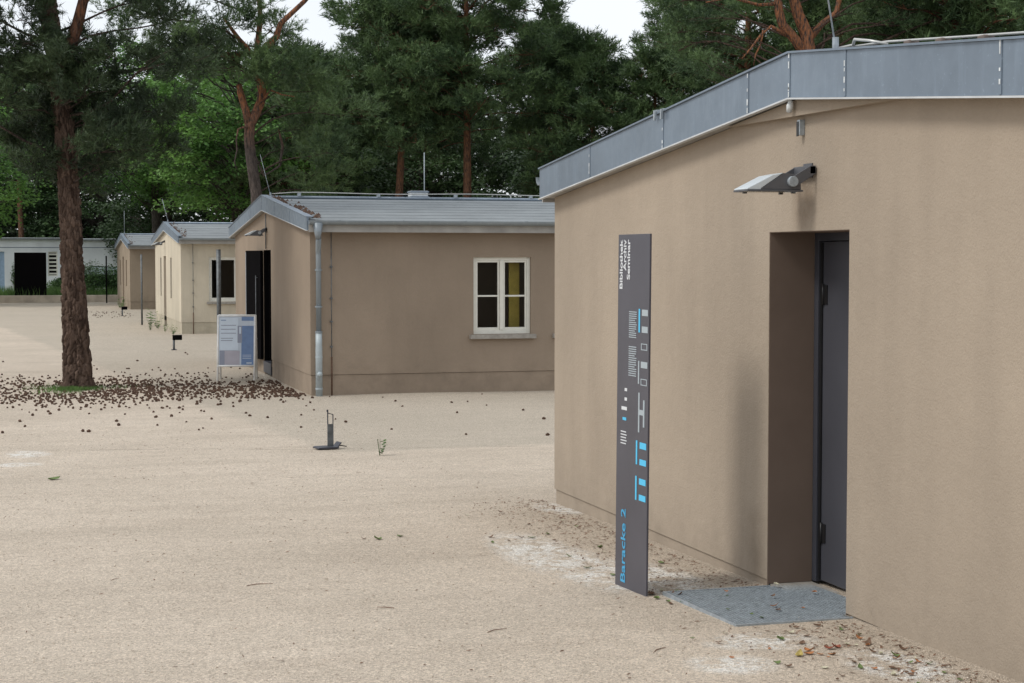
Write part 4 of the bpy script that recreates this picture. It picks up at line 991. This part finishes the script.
# dense far wood closing the view
def far_wood():
    Vs = []
    for i in range(820):
        ang = rad(random.uniform(-16, 50)); d = random.uniform(128, 150); x, y = d*math.sin(ang), d*math.cos(ang)
        z = .3 + 12.5 * random.random() ** 1.4; r = random.uniform(2.0, 3.4); n = int(42 * r * r)
        o = unit(RNG.normal(size=(n, 3))) * RNG.random((n, 1)) ** .4 * np.array([1, 1, .6]) * r; pc = np.array([x, y, z]) + o
        nrm = unit(np.array([0, -.3, 1.0]) + RNG.normal(0, .5, (n, 3)) + .3*o/r); dd = perp(nrm); s = np.cross(nrm, dd); ln = RNG.uniform(.35, .6, (n, 1))
        Vs.append(np.stack([pc, pc + dd*ln*.5 - s*ln*.35, pc + dd*ln, pc + dd*ln*.5 + s*ln*.35], 1).reshape(-1, 3))
    V = np.concatenate(Vs); F = np.arange(len(V)).reshape(-1, 4)
    tag(link('far_wood', fast_mesh('far_wood', V, F), 'leaf_shaded'), 'dark distant wood behind all the trees', 'wood', kind='stuff')
far_wood()

# shrubs by the white building and weeds
def shrub(x, y, z, R, H, n, label, name='shrub', mat='shrub', size=.11, group=None):
    o = unit(RNG.normal(size=(n, 3))) * RNG.random((n, 1)) ** .45 * np.array([R, R, H*.55]); lob = RNG.uniform(.75, 1.15, n)[:, None]
    pc = o * lob + np.array([0, 0, H*.5]); pc[:, 2] = np.maximum(pc[:, 2], .02)
    nrm = unit(np.array([0, 0, .8]) + RNG.normal(0, .6, (n, 3)) + .5*o/R); d = perp(nrm); s = np.cross(nrm, d); ln = size*RNG.uniform(.6, 1.3, (n, 1))
    V = np.stack([pc, pc + d*ln*.5 - s*ln*.33, pc + d*ln, pc + d*ln*.5 + s*ln*.33], 1).reshape(-1, 3)
    r = empty(name, (x, y, z)); tag(r, label, 'shrub' if name == 'shrub' else 'plant', group)
    link('foliage', fast_mesh('foliage', V, np.arange(len(V)).reshape(-1, 4)), mat, r)
    st = MB()
    for k in range(5): a = random.uniform(0, 6.28); st.tube([(0, 0, -.02), (R*.3*math.cos(a), R*.3*math.sin(a), H*.4), (R*.55*math.cos(a), R*.55*math.sin(a), H*.8)], [.012*H, .008*H, .003], 5)
    st.build('stems', 'bark_dec', r)
G2 = 'shrubs before the white building'
for (x, y, R, H, lab) in [(2.75, 89.3, .45, .8, 'small shrub right behind the big pine trunk'), (3.7, 88.3, .75, 1.75, 'tall green shrub before the white building'),
    (4.7, 88.6, .7, 1.6, 'green shrub beside the farthest thin post'), (5.35, 89.2, .7, 1.35, 'shrub next to the farthest barrack corner'), (2.1, 92.0, .5, .8, 'low dark shrub between black panel and pine trunk')]:
    shrub(x, y, .28, R, H, 1500, lab, group=G2)
shrub(-.05, 99.8, .28, .22, 1.8, 260, 'thin climbing plant on the white wall left of the black panel', 'climbing_plant')
def weed(x, y, H, n, label):
    r = empty('weed', (x, y, gz(y) - .005)); tag(r, label, 'plant', 'weeds in the gravel')
    V = []
    for k in range(n):
        a = random.uniform(0, 6.28); l = random.uniform(.35, 1) * H; w = .012*H/.2; lean = random.uniform(.1, .6); dx, dy = math.cos(a), math.sin(a)
        for j in range(1, 5):
            t = j/4; c = np.array([dx*lean*l*t, dy*lean*l*t, l*t]); aa = a + random.uniform(-1.5, 1.5); e = np.array([math.cos(aa), math.sin(aa), .35]) * l*.28; s = np.array([-math.sin(aa), math.cos(aa), 0]) * w*1.6
            V += [c, c + e*.5 - s, c + e, c + e*.5 + s]
    link('leaves', fast_mesh('leaves', np.array(V), np.arange(len(V)).reshape(-1, 4)), 'grass', r)
    st = MB()
    for k in range(3): st.tube([(0, 0, -.01), (random.uniform(-.2, .2)*H, random.uniform(-.2, .2)*H, H*.9)], [.004, .002], 4)
    st.build('stem', 'grass', r)
weed(3.66, 17.4, .20, 7, 'lone green weed sprouting from the open gravel')
for i, (x, y, H, lab) in enumerate([(4.3, 48.9, .30, 'weed at the near corner of the cream barrack'), (4.25, 51.0, .22, 'small dry weed along the cream barrack gable'), (4.2, 53.0, .45, 'tall weed before the cream barrack gable'),
    (4.15, 55.3, .55, 'tallest weed beside the thin dark post'), (3.9, 52.2, .25, 'small weed out on the gravel near the cream gable'), (4.35, 75.0, .5, 'weed at the farthest barrack corner'), (4.3, 72.6, .35, 'weed in the gravel before the farthest barrack')]): weed(x, y, H, 12, lab)

# ------------------------------------------------------------------ pine cones
def cone_mesh(seed):
    rg = random.Random(seed); vs, fs = [], []; n, m = 7, 5
    for i in range(m + 1):
        t = i / m; r = .0165 * math.sin(math.pi * min(1, .12 + .85*t)) ** .8
        for k in range(n):
            a = 2*math.pi*(k + .5*(i % 2))/n; rr = r * (1 + rg.uniform(-.22, .28)); vs.append((rr*math.cos(a), rr*math.sin(a) , (t - .5)*.046))
    for i in range(m):
        for k in range(n): fs.append((i*n+k, i*n+(k+1) % n, (i+1)*n+(k+1) % n, (i+1)*n+k))
    fs.append(tuple(range(n))[::-1]); fs.append(tuple(m*n + k for k in range(n)))
    return vs, fs
def cones():
    pts = []
    while len(pts) < 2300:
        q = random.random()
        if q < .62: x, y = random.gauss(1.5, 1.35), random.gauss(28.7, 1.5)
        elif q < .76: y = random.uniform(26.3, 30.2); x = 4.42 - random.expovariate(1.6)
        elif q < .97: x, y = random.uniform(-.8, 4.3), random.gauss(28.6, 1.7)
        else: x, y = random.uniform(-.8, 4.3), random.choice((random.uniform(23, 40), random.uniform(25, 34), random.uniform(21, 26)))
        if x > 4.42 and 26.5 < y: continue
        if x < -1.2 or math.hypot(x - .985, y - 29.34) < .34 or y < 15: continue
        if math.hypot(x - .86, y - 29.05) < .75 and random.random() < .8: continue
        pts.append((x, y))
    for k in range(20): pts.append((random.uniform(4.0, 8.5), random.uniform(18, 26.4)))
    for k in range(70): pts.append((random.uniform(2.8, 4.3), random.uniform(63, 71)))
    pts = [(x, y) for x, y in pts if abs(x - 3.80) > .4 or abs(y - 30.42) > .35]
    pts.sort(key=lambda p: p[1])
    mats = []
    ms = []
    for s in range(3):
        v, f = cone_mesh(s); me = bpy.data.meshes.new('pine_cone'); me.from_pydata(v, [], f); me.update(); me.materials.append(M['cone']); ms.append(me)
    rest = MB()
    for i, (x, y) in enumerate(pts):
        z = gz(y) + .006*math.sin(x*1.7 + y*.6) + .006*math.sin(y*1.3 - x*.4); s = random.uniform(.6, 1.25)
        R = Matrix.Rotation(random.uniform(0, 6.28), 4, 'Z') @ Matrix.Rotation(rad(random.uniform(70, 100)), 4, 'X')
        if i < 300:
            o = bpy.data.objects.new('pine_cone', ms[i % 3]); COL.objects.link(o); o.matrix_world = Matrix.Translation((x, y, z + .012*s)) @ R @ Matrix.Scale(s, 4)
            tag(o, 'dark brown fallen pine cone lying loose on the gravel', 'pine cone', 'pine cones fallen on the gravel')
        else:
            v, f = cone_mesh(i % 5); rest.add([tuple((R @ Vector(p)) * s + Vector((x, y, z + .010*s))) for p in v], f)
    tag(rest.build('pine_cones', 'cone'), 'carpet of small brown pine cones around the pine and wall', 'pine cones', kind='stuff')
cones()

# ------------------------------------------------------------------ fallen leaves and twigs
def leaf_mesh(curl):
    vs, fs = [], []; n = 6
    for i in range(n + 1):
        t = i/n; w = .34 * math.sin(math.pi * min(1, .04 + t*.96)) ** .7; z = curl * (t - .4)**2 * 1.6
        vs += [(t - .5, -w, z + .10), (t - .5, 0, z), (t - .5, w, z + .06)]
    for i in range(n): a = i*3; fs += [(a, a+3, a+4, a+1), (a+1, a+4, a+5, a+2)]
    fs.append((1, 1+0, 0)) if False else None
    return vs, fs
LC = {'green': (0.12, 0.17, 0.055), 'yellow': (0.36, 0.28, 0.08), 'orange': (0.36, 0.15, 0.055), 'red': (0.25, 0.07, 0.04), 'brown': (0.13, 0.075, 0.045), 'pale': (0.48, 0.45, 0.33)}
lms = {}
for c, v in LC.items():
    for kx in range(2):
        a, b = leaf_mesh((.25, .6)[kx]); me = bpy.data.meshes.new('fallen_leaf'); me.from_pydata(a, [], b); me.update(); me.materials.append(plain('leaf_' + c, v, .7, var=.3, scale=60)); lms[c, kx] = me
WHERE = {'g': 'lying on the metal grating', 's': 'lying by the foot of the slate sign', 'd': 'lying on the gravel below the near wall', 'o': 'lying alone on the open gravel', 'w': 'lying by the far corner of the near wall'}
def leaf(c, x, y, w, size, on=0.0):
    z = gz(y) + .006*math.sin(x*1.7 + y*.6) + .006*math.sin(y*1.3 - x*.4) if not on else on
    o = bpy.data.objects.new('fallen_leaf', lms[c, random.randint(0, 1)]); COL.objects.link(o); o.location = (x, y, z + .004); o.scale = (size, size, size); o.rotation_euler = (random.uniform(-.15, .15), random.uniform(-.15, .15), random.uniform(0, 6.28))
    tag(o, 'fallen %s leaf %s' % (c, WHERE[w]), 'leaf', 'fallen leaves ' + WHERE[w])
for (c, x, y, w, s) in [('green', .318, 16.13, 'o', .13), ('green', 2.39, 11.44, 'o', .07), ('green', 2.567, 11.53, 'o', .06), ('brown', 2.3, 11.5, 'o', .04)]: leaf(c, x, y, w, s)
for k in range(13): leaf(random.choice(['green', 'green', 'pale', 'brown']), random.gauss(3.52, .12), random.gauss(8.75, .16), 's', random.uniform(.035, .07), .322 if False else 0)
for k in range(11): leaf(random.choice(['brown', 'pale', 'green', 'brown', 'orange']), random.uniform(3.5, 4.3), random.uniform(7.97, 8.8), 'g', random.uniform(.025, .05), .320)
for k in range(60): leaf(random.choice(['brown', 'brown', 'brown', 'brown', 'green', 'green', 'pale', 'pale', 'orange']), 4.0 - abs(random.gauss(0, .42)), random.uniform(6.3, 7.75), 'd', random.uniform(.02, .048))
for (c, x, y) in [('orange', 3.53, 7.10), ('yellow', 3.47, 7.08), ('orange', 3.56, 7.16), ('red', 3.68, 7.18), ('green', 3.55, 7.45), ('red', 3.72, 7.2)]: leaf(c, x, y, 'd', .055)
for k in range(22): leaf(random.choice(['brown', 'brown', 'green', 'pale', 'green']), 3.9 - abs(random.gauss(0, .35)), random.uniform(9.4, 12.6), 'w', random.uniform(.025, .055))
for k, (x, y, a, l) in enumerate([(1.35, 9.85, .2, .16), (.55, 10.3, 1.0, .12), (1.9, 8.9, 2.6, .10), (2.3, 8.1, .5, .13), (3.85, 12.0, 1.1, .2), (3.7, 11.6, .4, .16), (2.9, 7.4, .8, .14)]):
    t = MB().tube([(-l/2, 0, .004), (-l*.1, l*.06, .007), (l/2, -l*.04, .004)], [.002, .0025, .0012], 5).build('twig', 'litter', loc=(x, y, gz(y) + .002)); t.rotation_euler = (0, 0, a)
    tag(t, ['brown twig on the open gravel in the middle foreground', 'twig on the gravel, left of the middle foreground twig', 'short twig on the gravel halfway to the slate sign', 'twig on the gravel below the slate sign foot', 'longer twig by the far wall corner of the near barrack', 'twig just in front of the far wall corner twig', 'twig in front of the metal grating'][k], 'twig', 'twigs on the gravel')
# crumbs of dry litter along the wall foot
def crumbs():
    N = 2600; y = RNG.uniform(5.5, 13.2, N); x = 4.13 - np.abs(RNG.normal(0, .33, N)); x[:700] = RNG.uniform(-1.5, 4.0, 700); y[:700] = RNG.uniform(6.2, 24, 700); keep = ~((y > 7.80) & (y < 8.94) & (x > 3.44)) & ~((x > 4.1) & (y < 13)); x, y = x[keep], y[keep]; N = len(x)
    z = np.interp(y, GY, GZ) + .006*np.sin(x*1.7 + y*.6) + .006*np.sin(y*1.3 - x*.4) + .003
    a = RNG.uniform(0, 6.28, N); l = RNG.uniform(.006, .02, N); w = RNG.uniform(.002, .006, N); c, s = np.cos(a), np.sin(a); up = RNG.uniform(0, .008, N)
    V = np.stack([np.stack([x - c*l, y - s*l, z], -1), np.stack([x + s*w, y - c*w, z + .001], -1), np.stack([x + c*l, y + s*l, z + up], -1), np.stack([x - s*w, y + c*w, z + .004], -1)], 1).reshape(-1, 3)
    tag(link('dry_litter', fast_mesh('dry_litter', V, np.arange(len(V)).reshape(-1, 4)), 'litter'), 'crumbs of dry leaf litter along the near wall foot', 'litter', kind='stuff')
crumbs()
bpy.context.view_layer.update()
